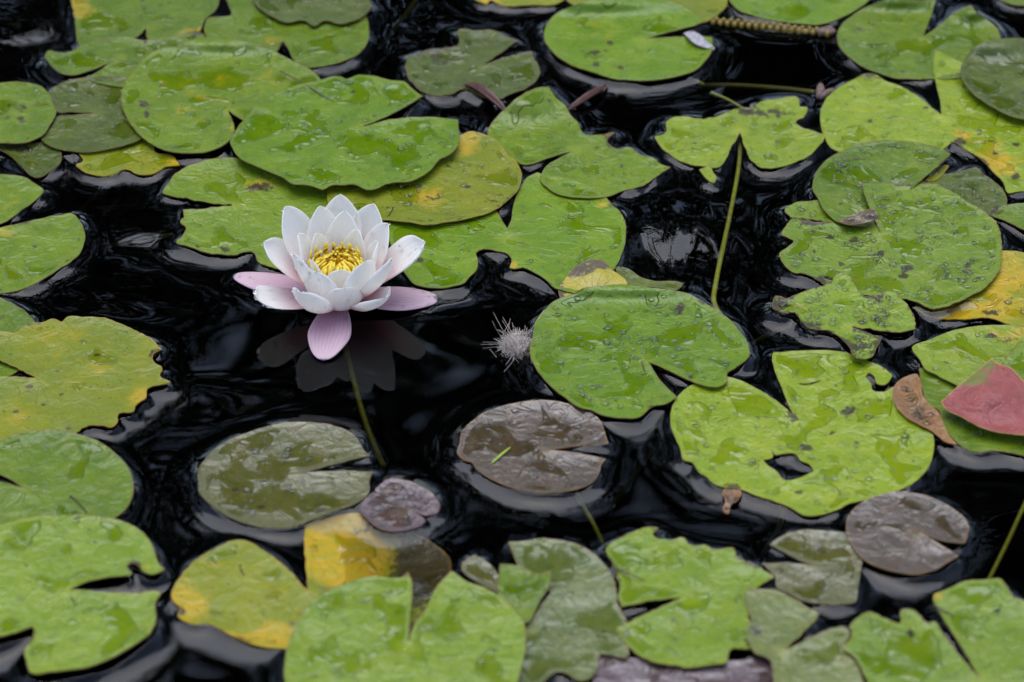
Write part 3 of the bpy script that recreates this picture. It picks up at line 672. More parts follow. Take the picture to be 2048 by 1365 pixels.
pad('two-lobed light green pad split by a long narrow black slit', 'pale', 3, (1962, 1364),
    '1867,1193 1888,1185 1929,1167 1967,1164 2002,1163 2013,1176 2025,1196 2048,1205 2115,1235 2155,1300 2140,1380 2060,1450 1940,1465 1830,1440 1760,1402 1735,1365 1726,1346 1706,1314 1685,1299 1703,1273 1700,1252 1720,1234 1741,1227 1759,1234 1776,1243 1800,1249 1802,1223 1832,1226 1855,1249 1870,1246* 1888,1273 1917,1311 1958,1360* 1931,1311 1899,1261 1873,1220 1866,1205',
    blot=[('yel', 1875, 1195, 14, 10, 1.0), ('brn', 1822, 1268, 8, 16, 1.0), ('brn', 1880, 1220, 16, 8, .6), ('yel', 1750, 1240, 20, 10, .4)], und=1.5, wet=0.02, jag=1.5, drops=12)
# the smaller olive and brown pads in open water
pad('olive oval pad mottled with wet patches, floating alone below the flower reflection', 'olive', 0, (594, 950),
    '395,954 400,937 417,913 441,893 476,875 505,864 549,852 602,847 637,849 675,856 704,869 722,890 731,907 740,913* 681,929 611,949* 666,946 725,946 746,948* 739,963 739,987 725,1004 695,1019 657,1031 616,1048 593,1057 549,1061 505,1055 464,1042 432,1022 411,1004 397,984 398,972',
    rise=0.0056, wet=0.0, und=0.6, drops=40, blot=[('yel', 596, 962, 20, 10, 0.45)])
pad('glossy purplish brown pad with a yellow middle and a thin green blade lying on it', 'brown', 0, (1091, 906),
    '919,890 923,869 941,849 967,831 1005,817 1049,808 1087,806 1128,811 1166,823 1196,840 1207,858 1212,878 1217,890* 1152,897 1097,905* 1152,910 1211,921* 1201,934 1198,951 1184,969 1152,984 1116,990 1081,991 1040,984 999,969 970,954 952,940 944,927 926,922 914,905',
    rise=0.0056, und=0.6, drops=40, blot=[('yel', 1086, 906, 16, 10, 0.5), ('brn', 1150, 965, 60, 25, .5)])
pad('tiny purple-brown pad wedged against the olive oval pad', 'purple', 0, (806, 1022),
    '722,1013 731,1001 745,990 757,975 780,960 810,963 842,975 868,992 880,1013 874,1028 862,1033 828,1026* 851,1045 845,1051 816,1063 780,1066 751,1057 731,1039 722,1028', rise=0.0056, drops=60, und=0.8)

# ------------------------------------------------------------------ dead leaves and scraps on the pads
LEAFG = 'dead leaves among the pads'
o = pad('wet tan-brown dead leaf curving between the lime holed pad and the pink leaf', 'tan', 1, (1845, 820),
    '1786,784 1794,769 1814,757 1835,753 1841,769 1844,792 1855,810 1873,825 1882,842 1896,871 1914,892* 1893,888 1867,869 1838,854 1808,836 1791,813', drops=45, cat='dead leaf', name='dead_leaf', group=LEAFG)
o = pad('pinkish red curled leaf underside with pale veins resting on yellow pads', 'red', 3, (1990, 722),
    '1882,807* 1917,775 1952,748 1984,719* 1993,731 2016,737 2048,766 2100,795 2115,870 2048,873 2005,868 1961,857 1923,836 1887,816', cat='curled leaf', name='curled_leaf', group=LEAFG,
    lifts=[(1975, 790, 60, 40, 0.010)], blot=[('yel', 1935, 758, 45, 16, 2.0), ('yel', 1975, 728, 14, 12, 2.0)], und=1.5, cover=False)
o = pad('golden dead leaf with charred top edge propped behind the big round green pad', 'gold', 0, (1185, 590),
    '1117,578 1129,560 1158,531 1185,522 1202,522 1226,543 1255,569 1250,600 1200,610 1150,605 1120,598', cat='dead leaf', name='dead_leaf', group=LEAFG,
    blot=[('brn', 1160, 540, 30, 18, 1.2), ('brn', 1205, 530, 20, 12, 1.2), ('brn', 1125, 590, 12, 18, .8)], lifts=[(1185, 545, 40, 25, 0.005)], wet=-0.1)
o = pad('olive sunken leaf strip trailing behind the golden dead leaf', 'dark', 0, (1290, 566),
    '1231,537 1255,540 1281,557 1316,566 1350,566 1366,570 1357,582 1320,580 1293,578 1255,572', cat='dead leaf', name='dead_leaf', group=LEAFG,
    blot=[('yel', 1300, 566, 80, 20, .35)], lifts=[(1260, 555, 60, 30, -0.004)], cover=False)
o = pad('tiny torn green leaf fragment floating below the cleft pad over the stalk', 'lime', 0, (1415, 352),
    '1398,343* 1422,339 1426,348 1433,358 1428,369 1413,361', cat='leaf fragment', name='leaf_fragment', group=None, und=0.4)
o = pad('small rotten brown leaf scrap hanging off the front edge of the lime pad', 'tan', 0, (1465, 1000),
    '1445,985 1460,978 1480,984 1476,1000 1462,1012 1455,1030 1446,1022 1450,1004', cat='leaf fragment', name='leaf_fragment', group=None, jag=2.0, blot=[('brn', 1460, 1010, 20, 25, 0.9)], lifts=[(1455, 1020, 20, 15, -0.004)], cover=False)

# folded front corner of the slotted pad: a part of it
slot_pad = [p for p in PADS if p['label'].startswith('bead-covered')][0]
fb, *_ = leaf_blade('folded_corner', 'brown', 3, (1720, 440), '1678,446* 1697,436 1722,427 1747,420* 1753,430 1759,440* 1740,447 1715,452 1697,453', lifts=[(1745, 430, 25, 12, 0.006)], cover=False, parent=slot_pad)
fb['label'] = 'dark brown underside of the folded corner'

def leaf_sliver(name, label, cat, pts, zs, width, mat, group=None, curl=0.5):
    """a narrow boat-shaped leaf edge along pts (pixels) with heights zs"""
    path = smooth_path([at_z(p[0], p[1], z) for p, z in zip(pts, zs)], 6)
    base = path[0].copy(); base[2] = 0
    n = len(path); vs, fs = [], []
    K = 5
    for i, p in enumerate(path):
        t = path[min(i+1, n-1)] - path[max(i-1, 0)]; t /= np.linalg.norm(t)
        s = np.cross((0, 0, 1.0), t); s /= np.linalg.norm(s)
        wd = width * math.sin(math.pi * (0.06 + 0.88 * i / (n - 1))) ** 0.8
        for k in range(K):
            u = k / (K - 1) * 2 - 1
            vs.append(p + s * u * wd + np.array((0, 0, curl * wd * u * u)) - base)
    for i in range(n - 1):
        for k in range(K - 1):
            fs.append((i*K+k, i*K+k+1, (i+1)*K+k+1, (i+1)*K+k))
    o = link(name, mesh_np(name, vs, fs), mat)
    md = o.modifiers.new('thickness', 'SOLIDIFY'); md.thickness = 0.0007; md.offset = 0
    o.location = base
    tag(o, label, cat, group)
    return o

leaf_sliver('curled_leaf_edge', 'dark red-brown curled leaf edge rising beside the crumpled dark-flecked pad', 'leaf edge',
            [(930, 172), (950, 180), (980, 200), (1012, 226)], [0.004, 0.007, 0.007, 0.003], 0.0045, MAT_REDCURL, 'curled leaf edges breaking the water', 1.4)
leaf_sliver('curled_leaf_edge', 'thin reddish curled leaf edge pointing at the pad with the pale scrap', 'leaf edge',
            [(1136, 222), (1165, 205), (1195, 186), (1213, 173)], [0.002, 0.004, 0.005, 0.004], 0.0032, MAT_REDCURL, 'curled leaf edges breaking the water', 1.4)
leaf_sliver('withered_petal', 'pale greyish withered scrap lying on the notched lobe of a green pad', 'withered petal',
            [(1372, 66), (1385, 76), (1402, 90), (1428, 100)], [0.010, 0.011, 0.010, 0.008], 0.0065, MAT_WITHER, None, 0.5)
leaf_sliver('grass_blade', 'thin bright green grass blade lying on the glossy brown pad', 'grass blade',
            [(983, 927), (1000, 912), (1021, 895)], [0.0062, 0.0066, 0.0062], 0.0010, MAT_GRASS, None, 0.3)

def strand(name, label, cat, pts, zs, r0, r1, mat, group=None, parent=None, sides=7):
    path = smooth_path([at_z(p[0], p[1], z) for p, z in zip(pts, zs)], 7)
    base = path[0].copy()
    if parent is not None: base = np.array(parent.location)
    n = len(path)
    vs, fs = tube([p - base for p in path], [r0 + (r1 - r0) * i / (n - 1) for i in range(n)], sides)
    o = link(name, mesh_np(name, vs, fs), mat)
    if parent is not None: o.parent = parent
    else:
        o.location = base
        tag(o, label, cat, group)
    return o

# small dry fragments scattered on pads
for k, (a, b, z, lab) in enumerate([
        ((138, 1188), (152, 1212), .0150, 'dark wiry fragment curling at the notch of the wide pale pad'),
        ((139, 991), (174, 1026), .0125, 'brown needle-like fragment on the smooth green pad under the wide pale pad'),
        ((722, 1250), (760, 1230), .0118, 'reddish needle fragment on the large round pale green pad'),
        ((975, 1335), (1004, 1305), .0118, 'curved brown fragment near the right rim of the large round pale pad'),
        ((1042, 432), (1058, 423), .0050, 'short dark fragment on the large smooth bitten pad'),
        ((1004, 462), (1032, 463), .0050, 'thin reddish fragment bridging the notch tip of the large bitten pad'),
        ((766, 446), (787, 415), .0085, 'dark twig fragment beside the flower on the yellow-patched pad'),
        ((480, 1130), (489, 1152), .0055, 'dark needle fragment on the yellow sinking leaf lobe'),
        ((1283, 722), (1288, 741), .0085, 'dark grub-like fragment at the notch of the big beaded round pad'),
        ((1240, 1142), (1290, 1162), .0090, 'dark twig fragment on the crinkled light green pad'),
        ((1875, 1222), (1908, 1236), .0155, 'brown twig fragment lying across the slit of the two-lobed pad'),
        ((580, 130), (660, 103), .0105, 'pale yellow stalk fragment bridging two pads'),
        ((560, 142), (668, 205), .0150, 'thin brown stalk fragment lying on the bright wavy pad'),
        ((1598, 768), (1640, 762), .0052, 'dark curved fragment on the back lobe of the lime holed pad')]):
    mx_ = ((a[0]+b[0])/2 + rng.uniform(-4, 4), (a[1]+b[1])/2 + rng.uniform(-4, 4))
    strand('plant_fragment', lab, 'plant fragment', [a, mx_, b], [z, z + .001, z], 0.0006, 0.0004, MAT_STEM if k == 11 else MAT_TWIG, 'dry fragments lying on pads', sides=5)

# stalks just below the water
STALKS = 'lily stalks under the water'
strand('lily_stalk', 'bright olive stalk running down from the cleft yellow-green pad through black water', 'stalk',
       [(1480, 272), (1478, 330), (1462, 420), (1445, 500), (1433, 560), (1428, 605), (1446, 640)], [-.004, -.004, -.005, -.006, -.006, -.005, -.006], 0.0019, 0.0024, MAT_STEM, STALKS)
for pts, zs, m, lab in [
        ([(1150, 980), (1162, 1005), (1185, 1045), (1207, 1090)], [-.006, -.008, -.012, -.02], MAT_STEM, 'short green stalk dropping below the glossy brown pad'),
        ([(2060, 985), (2040, 1030), (2010, 1095), (1975, 1165)], [-.01, -.01, -.011, -.012], MAT_STEM, 'olive stalk slanting through water right of the round brown pad'),
        ([(1566, 1012), (1560, 1050), (1540, 1085), (1525, 1110)], [-.008, -.01, -.012, -.015], MAT_STEM_DIM, 'dim green stalk beside the slit of the olive-brown pad'),
        ([(345, 470), (290, 478), (215, 492)], [-.008, -.012, -.018], MAT_STEM_DIM, 'faint stalk lying in the dark channel left of the ragged pad'),
        ([(230, 350), (195, 385), (158, 425)], [-.010, -.012, -.014], MAT_STEM_DIM, 'faint stalk running from the orange-tipped pad edge into the dark channel'),
        ([(832, 0), (800, 45), (760, 95)], [-.009, -.012, -.018], MAT_STEM_DIM, 'faint stalk in open water beside the scalloped pad'),
        ([(1305, 895), (1270, 950), (1205, 1030)], [-.012, -.015, -.02], MAT_STEM_DIM, 'faint stalk in dark water right of the glossy brown pad'),
        ([(1470, 705), (1520, 678), (1580, 648)], [-.012, -.013, -.014], MAT_STEM_DIM, 'faint stalk crossing dark water towards the ragged torn pad'),
        ([(1422, 186), (1455, 200), (1488, 219)], [-.002, -.003, -.004], MAT_STEM, 'short yellow-green stalk behind the scorched edge of the cleft pad'),
        ([(1378, 157), (1392, 163), (1408, 170)], [-.003, -.003, -.004], MAT_STEM, 'stub of yellow-green stalk at the front of the pad with the pale scrap')]:
    strand('lily_stalk', lab, 'stalk', pts, [z_ * (3.6 if m is MAT_STEM_DIM else 1.5) for z_ in zs], 0.0018, 0.0016, m, STALKS)

# beaded seed stalk
root = bpy.data.objects.new('seed_stalk', None); C.objects.link(root)
root.location = at_z(1425, 42, 0.0)
tag(root, 'yellow-brown beaded seed stalk floating in the gap between two far green pads', 'seed stalk')
strand('stem', None, None, [(1425, 42), (1500, 50), (1600, 62), (1662, 66)], [.001]*4, 0.0022, 0.0022, MAT_SPIKE, parent=root)
bead_me = mesh_np('seed', ICO_V * 0.0030, ICO_F); bead_me.materials.append(MAT_SPIKE)
for i in range(34):
    t = i / 33
    x = 1426 + 236 * t; y = 42 + 24 * t + 3.2 * (-1) ** i
    p = at_z(x, y, 0.003 + 0.001 * rng.random())
    b = bpy.data.objects.new('seed', bead_me); C.objects.link(b); b.parent = root
    b.location = p - np.array(root.location); b.scale = (0.8, 0.8, 0.8 + 0.4 * rng.random())
p = at_z(1652, 63, 0.004)
b = link('tip', mesh_np('tip', ICO_V * np.array((0.010, 0.006, 0.004)), ICO_F), MAT_BUD, root); b.location = p - np.array(root.location)

root = bpy.data.objects.new('bud_stalk', None); C.objects.link(root)
root.location = at_z(1400, 172, 0.0)
tag(root, 'dim sunken stalk ending in a brown bud beside the lime pad', 'bud')
strand('stem', None, None, [(1395, 172), (1470, 172), (1560, 178), (1630, 186)], [-.02, -.018, -.012, -.002], 0.0026, 0.0026, MAT_STEM_DIM, parent=root)
for k in range(5):
    a = k * 1.26
    q = ICO_V * np.array((0.0075, 0.003, 0.0035)) + np.array((0.004, 0, 0))
    b = link('bud_scale', mesh_np('bud_scale', q, ICO_F), MAT_BUD, root)
    b.location = at_z(1642 + 6 * math.cos(a), 190 + 5 * math.sin(a), 0.004) - np.array(root.location)
    b.rotation_euler = (0.3 * math.sin(a), -0.3, a * 0.25 + 0.4)

# seed fluff
fc = at_z(1032, 690, 0.003)
vs, fs = [], []
fr_ = np.random.RandomState(4)
for i in range(1500):
    out = i > 1445
    a = fr_.uniform(0.6, 2 * math.pi - 0.6) if out else fr_.uniform(0, 2 * math.pi)
    el = fr_.uniform(0.0, 0.3) if out else fr_.uniform(0.0, 1.4)
    L = fr_.uniform(0.009, 0.017) if out else fr_.uniform(0.002, 0.0055)
    d = np.array((math.cos(a) * math.cos(el), math.sin(a) * math.cos(el) * 1.2, math.sin(el) * 0.7))
    st = fr_.normal(0, 0.0048, 3) * np.array((0.95, 1.15, 0.35))
    bend = fr_.normal(0, 0.9, 3); bend[2] -= 0.2
    path = [st + d * L * t + bend * L * t * t * 0.8 for t in np.linspace(0, 1, 6)]
    for q in path: q[2] = max(q[2], -0.0024)
    v, f = tube(path, [0.00017 if not out else 0.00014] * 6, 3)
    vs.append(v); fs += [tuple(k_ + i * 18 for k_ in ff) for ff in f]
o = link('seed_fluff', mesh_np('seed_fluff', np.concatenate(vs), fs), MAT_FLUFF)
o.location = fc
tag(o, 'grey-beige tuft of seed fluff floating beside the big round green pad', 'seed fluff')

# ------------------------------------------------------------------ the flower
def petal_mat(name, tip, base, base_reach, line, trans=0.25):
    m, nt = new_mat(name)
    uv = N(nt, 'ShaderNodeSeparateXYZ', {0: N(nt, 'ShaderNodeUVMap', uv_map='UVMap').outputs[0]})
    P = N(nt, 'ShaderNodeTexCoord').outputs['Object']
    n = NOISE(nt, P, 60, 3, 0.5)
    f = M(nt, 'SUBTRACT', 1.0, SS(nt, M(nt, 'ADD', uv.outputs[1], M(nt, 'MULTIPLY', M(nt, 'SUBTRACT', n, 0.5), 0.2)), 0.05, base_reach))
    col = MIX(nt, f, tip, base)
    wv = M(nt, 'ABSOLUTE', M(nt, 'SINE', M(nt, 'ADD', M(nt, 'MULTIPLY', uv.outputs[0], 30.0), M(nt, 'MULTIPLY', n, 2.0))))
    ln = M(nt, 'SUBTRACT', 1.0, SS(nt, wv, 0.0, 0.22))
    col = MIX(nt, M(nt, 'MULTIPLY', ln, line), col, tuple(c * 0.55 for c in base))
    sp = SS(nt, NOISE(nt, P, 1400, 2, 0.5), 0.70, 0.74)
    col = MIX(nt, M(nt, 'MULTIPLY', sp, 0.25 if line > 0.15 else 0.05), col, (0.25, 0.15, 0.12))
    bmp = N(nt, 'ShaderNodeBump', {'Strength': 0.5, 'Distance': 0.0004, 'Height': M(nt, 'ADD', wv, NOISE(nt, P, 500, 2, 0.5))}).outputs[0]
    p = N(nt, 'ShaderNodeBsdfPrincipled', {'Base Color': col, 'Roughness': 0.38, 'Specular IOR Level': 0.4, 'Normal': bmp}).outputs[0]
    t = N(nt, 'ShaderNodeBsdfTranslucent', {'Color': col}).outputs[0]
    finish(nt, N(nt, 'ShaderNodeMixShader', {0: trans, 1: p, 2: t}).outputs[0])
    return m
MAT_PETAL = petal_mat('petal_white', (0.98, 0.945, 0.90), (0.82, 0.46, 0.52), 0.60, 0.03, 0.52)
MAT_PETAL_IN = petal_mat('petal_cream_white', (0.98, 0.955, 0.90), (0.95, 0.86, 0.70), 0.45, 0.03, 0.45)
MAT_SEPAL = petal_mat('sepal_pink', (0.60, 0.42, 0.45), (0.50, 0.27, 0.33), 0.75, 0.7, 0.15)
MAT_RIM = simple_mat('sepal_rim_olive', (0.30, 0.20, 0.04), (0.24, 0.15, 0.04), 300, 0.5)
MAT_STAMEN, nt_ = new_mat('stamen_yellow')
zc_ = N(nt_, 'ShaderNodeSeparateXYZ', {0: N(nt_, 'ShaderNodeTexCoord').outputs['Generated']}).outputs[2]
cl_ = MIX(nt_, SS(nt_, zc_, 0.1, 0.95), (0.95, 0.54, 0.005), (0.96, 0.80, 0.09))
finish(nt_, N(nt_, 'ShaderNodeMixShader', {0: 0.35, 1: N(nt_, 'ShaderNodeBsdfPrincipled', {'Base Color': cl_, 'Roughness': 0.45}).outputs[0], 2: N(nt_, 'ShaderNodeBsdfTranslucent', {'Color': cl_}).outputs[0]}).outputs[0])

FC = at_z(678, 604, 0.006)
flower = bpy.data.objects.new('water_lily_flower', None)
C.objects.link(flower)
flower.location = (FC[0], FC[1], 0)
tag(flower, 'open white water lily with yellow stamens and pink sepals on black water', 'flower')
FO = np.array((FC[0], FC[1], 0.0))
flower_pts = []

def petal(name, mat, tip_px, dy, width, r0=0.007, z0=0.008, ko=0.62, ku=0.22, cup=0.35, tipc=0.0, blunt=0.5, zoff=None, tw=0.6, twist=0.0, drops=8, sag=0.0):
    """petal from the heart of the flower to a tip that stands dy behind (+) or before (-) the heart"""
    if zoff is not None: T = at_z(tip_px[0], tip_px[1], zoff)
    else: T = at_y(tip_px[0], tip_px[1], FC[1] + dy)
    T = T - FO
    h = np.array((T[0], T[1], 0.0)); hl = np.linalg.norm(h); hd = h / (hl + 1e-9)
    P0 = hd * r0 + np.array((0, 0, z0))
    P1 = P0 + hd * (hl - r0) * ko + np.array((0, 0, (T[2] - z0) * ku))
    P2 = T - np.array((0, 0, (T[2] - z0) * (0.45 - tipc))) - hd * (hl - r0) * (0.10 - tipc * 0.4)
    nl, nw = 26, 11
    vs, uvs = [], []
    for i in range(nl):
        t = 1 - (1 - i / (nl - 1)) ** 1.7
        a = (1-t)**3 * P0 + 3*(1-t)**2*t*P1 + 3*(1-t)*t*t*P2 + t**3*T
        d = 3*(1-t)**2*(P1-P0) + 6*(1-t)*t*(P2-P1) + 3*t*t*(T-P2)
        d = d / (np.linalg.norm(d) + 1e-9)
        side = np.cross(np.array((0, 0, 1.0)), hd)
        side = side + twist * np.array((0, 0, 1.0)); side -= d * (side @ d); side /= np.linalg.norm(side)
        nrm = np.cross(d, side)      # inner / upper face
        wp = (0.40 + 0.60 * math.sin(min(1, t / tw) * math.pi / 2)) if t < tw else math.cos((t - tw) / (1 - tw) * math.pi / 2) ** blunt
        if tw < 0.5 and t > tw: wp = 1 - ((t - tw) / (1 - tw)) ** 1.2
        if i == nl - 1: wp = 0.03
        for k in range(nw):
            u = k / (nw - 1) * 2 - 1
            wdt = width * wp * 0.5
            p = a + side * wdt * u * (1 - 0.12 * cup * u * u) + nrm * (cup * wdt * (abs(u) ** 2.2)) - nrm * sag * math.sin(math.pi * t)
            p = p + nrm * 0.0006 * noise.noise(Vector((u * 2, t * 4, T[0] * 90)))
            vs.append(p); uvs.append(((u + 1) / 2, t))
    fs = []
    for i in range(nl - 1):
        for k in range(nw - 1):
            fs.append((i*nw+k, i*nw+k+1, (i+1)*nw+k+1, (i+1)*nw+k))
    me = mesh_np(name, vs, fs)
    ul = me.uv_layers.new(name='UVMap')
    li = np.zeros(len(me.loops), dtype=np.int32); me.loops.foreach_get('vertex_index', li)
    ul.data.foreach_set('uv', np.array(uvs)[li].ravel())
    o = link(name, me, mat, flower)
    md = o.modifiers.new('thickness', 'SOLIDIFY'); md.thickness = 0.0007; md.offset = -1
    V = np.array(vs).reshape(nl, nw, 3)
    for _ in range(drops):
        i = rng.randrange(3, nl - 1); k = rng.choice([1, 1, nw-2, nw-2] + list(range(2, nw-2)))
        n_ = np.cross(V[i, min(k+1, nw-1)] - V[i, k-1], V[min(i+1, nl-1), k] - V[i-1, k]); n_ /= np.linalg.norm(n_) + 1e-9
        if n_[2] < 0: n_ = -n_
        flower_pts.append((V[i, k] + n_ * 0.0002 + np.array([rng.uniform(-.001, .001) for _ in range(3)]) * np.array((1, 1, .1)), n_))
    return o, V

# four sepals lying on the water
petal('sepal', MAT_SEPAL, (471, 552), 0, 0.030, zoff=0.0035, z0=0.010, ko=0.5, ku=0.3, cup=-0.10, tipc=0.4, blunt=0.95, tw=0.40, drops=60)
petal('sepal', MAT_SEPAL, (874, 598), 0, 0.034, zoff=0.0035, z0=0.010, ko=0.5, ku=0.3, cup=-0.10, tipc=0.4, blunt=0.95, tw=0.40, drops=60)
petal('sepal', MAT_SEPAL, (646, 719), 0, 0.035, zoff=0.0030, z0=0.010, ko=0.5, ku=0.3, cup=-0.06, tipc=0.4, blunt=0.95, tw=0.40, drops=10)
petal('sepal', MAT_SEPAL, (705, 520), 0, 0.034, zoff=0.0060, z0=0.010, ko=0.5, ku=0.3, cup=-0.06, tipc=0.4, blunt=0.95, tw=0.40, drops=0)
# outer whorl, spreading
petal('petal', MAT_PETAL, (513, 597), -0.030, 0.0378, ko=0.6, ku=0.35, cup=0.28, tipc=0.25, blunt=0.66, drops=26)
petal('petal', MAT_PETAL, (600, 585), -0.050, 0.0378, ko=0.75, ku=0.1, cup=0.55, tipc=0.0, blunt=0.48, drops=16)
petal('petal', MAT_PETAL, (688, 578), -0.040, 0.0353, ko=0.9, ku=0.15, cup=0.42, tipc=-0.05, blunt=0.48, drops=10)
petal('petal', MAT_PETAL, (772, 596), -0.040, 0.0378, ko=0.7, ku=0.2, cup=0.55, tipc=0.1, blunt=0.51, drops=16)
petal('petal', MAT_PETAL, (527, 484), 0.010, 0.0378, ko=0.55, ku=0.40, cup=0.4, tipc=0.22, blunt=0.61, drops=14)
petal('petal', MAT_PETAL, (849, 484), 0.012, 0.0428, ko=0.55, ku=0.42, cup=0.42, tipc=0.20, blunt=0.56, drops=24)
petal('petal', MAT_PETAL, (782, 522), -0.026, 0.0353, ko=0.7, ku=0.30, cup=0.5, tipc=0.1, blunt=0.56, drops=14)
petal('petal', MAT_PETAL, (586, 506), -0.022, 0.0353, ko=0.7, ku=0.28, cup=0.45, tipc=0.05, blunt=0.61, drops=14)
petal('petal', MAT_PETAL, (570, 413), 0.036, 0.0378, ko=0.72, ku=0.32, cup=0.45, tipc=0.10, blunt=0.56, drops=10)
petal('petal', MAT_PETAL, (681, 389), 0.058, 0.0378, ko=0.75, ku=0.30, cup=0.40, tipc=0.10, blunt=0.61, drops=5)
petal('petal', MAT_PETAL, (748, 408), 0.050, 0.0365, ko=0.75, ku=0.30, cup=0.45, tipc=0.10, blunt=0.56, drops=14)
# middle whorl
petal('petal', MAT_PETAL, (640, 412), 0.042, 0.0340, ko=0.8, ku=0.26, cup=0.4, tipc=0.05, blunt=0.61, drops=4)
petal('petal', MAT_PETAL, (776, 447), 0.026, 0.0353, ko=0.75, ku=0.28, cup=0.45, tipc=0.08, blunt=0.56, drops=10)
petal('petal', MAT_PETAL_IN, (595, 468), 0.008, 0.0315, ko=0.8, ku=0.25, cup=0.45, tipc=0.05, blunt=0.56, drops=2)
petal('petal', MAT_PETAL_IN, (632, 545), -0.033, 0.0353, ko=0.95, ku=0.18, cup=0.35, tipc=0.0, blunt=0.48, drops=6)
petal('petal', MAT_PETAL_IN, (732, 524), -0.028, 0.0378, ko=0.95, ku=0.18, cup=0.35, tipc=0.0, blunt=0.51, drops=4)
petal('petal', MAT_PETAL_IN, (757, 484), 0.004, 0.0328, ko=0.8, ku=0.25, cup=0.4, tipc=0.05, blunt=0.56, drops=2)
petal('petal', MAT_PETAL_IN, (690, 422), 0.036, 0.0328, ko=0.85, ku=0.24, cup=0.4, tipc=0.02, blunt=0.56, drops=0)
# innermost
petal('petal', MAT_PETAL_IN, (632, 467), 0.020, 0.0265, ko=0.9, ku=0.25, cup=0.35, tipc=0.0, blunt=0.51, drops=0)
petal('petal', MAT_PETAL_IN, (716, 459), 0.022, 0.0277, ko=0.9, ku=0.25, cup=0.35, tipc=0.0, blunt=0.51, drops=0)
petal('petal', MAT_PETAL_IN, (680, 541), -0.026, 0.0328, ko=0.95, ku=0.2, cup=0.3, tipc=0.0, blunt=0.51, drops=0)
petal('petal', MAT_PETAL_IN, (624, 522), -0.014, 0.0277, ko=0.95, ku=0.2, cup=0.3, tipc=0.0, blunt=0.56, drops=0)

# heart and stamens
HZ = 0.040
v, f = tube([(0, 0, 0.004), (0, 0, 0.015), (0, 0, 0.030), (0, 0, HZ - 0.002), (0, 0, HZ)], [0.008, 0.011, 0.0145, 0.0125, 0.006], 14)
link('receptacle', mesh_np('receptacle', v, f), MAT_STAMEN, flower)
def stamen_mesh(L, out, curl, wd):
    path = []
    for i in range(8):
        t = i / 7
        path.append((out * L * t - curl * L * max(0, t - 0.55) ** 2 * 3.0, 0, L * t * (1 - 0.18 * t * abs(out))))
    v, f = tube(path, [wd * (1.0 - 0.1 * i / 7) if i < 6 else wd * (0.8 if i == 6 else 0.4) for i in range(8)], 6)
    v[:, 1] *= 1.35
    me = mesh_np('stamen', v, f); me.materials.append(MAT_STAMEN)
    return me
SM = [stamen_mesh(0.022, 0.42, 0.35, 0.0012), stamen_mesh(0.018, 0.50, 0.7, 0.0011), stamen_mesh(0.013, 0.35, 0.9, 0.0011), stamen_mesh(0.008, 0.15, 0.6, 0.0011)]
for ring, (cnt, rr, mi, zb) in enumerate([(28, 0.0150, 0, 0.032), (28, 0.0130, 1, 0.035), (26, 0.0105, 2, 0.0375), (18, 0.0065, 3, 0.0392)]):
    for k in range(cnt):
        a = 2 * math.pi * (k + 0.5 * (ring % 2)) / cnt + rng.uniform(-0.1, 0.1)
        s = bpy.data.objects.new('stamen', SM[mi]); C.objects.link(s); s.parent = flower
        s.location = (rr * math.cos(a), rr * math.sin(a), zb)
        s.rotation_euler = (rng.uniform(-.12, .12), rng.uniform(-.15, .15), a)
        q = rng.uniform(0.85, 1.15); s.scale = (1, 1, q)
strand('stem', None, None, [(678, 604), (690, 690), (712, 780), (738, 865), (768, 935)], [-.002, -.020, -.032, -.042, -.05], 0.0026, 0.0024, MAT_STEM, parent=flower)
vs, fs = [], []
for (p, n_) in flower_pts:
    r = 0.0006 + 0.0012 * rng.random() ** 2.5
    fs.append(ICO_F + len(vs) * len(ICO_V)); vs.append(ICO_V * r * np.array((1, 1, .75)) + p)
dm = link('water_droplets', mesh_np('water_droplets', np.concatenate(vs), np.concatenate(fs)), MAT_GLASSDROP, flower); dm['kind'] = 'stuff'

# where the sepals touch the pond
for s in ('471,552* 500,549 545,552 600,570 600,590 545,582 500,572', '874,598* 850,592 800,578 750,578 750,612 800,616 850,610', '646,719* 625,690 616,650 640,625 690,622 700,650 680,695'):
    op = spline(parse(s), 8)
    COVER.append((np.array([at_z(p[0], p[1], 0.003)[:2] for p in op]), 0.0022, [], ()))

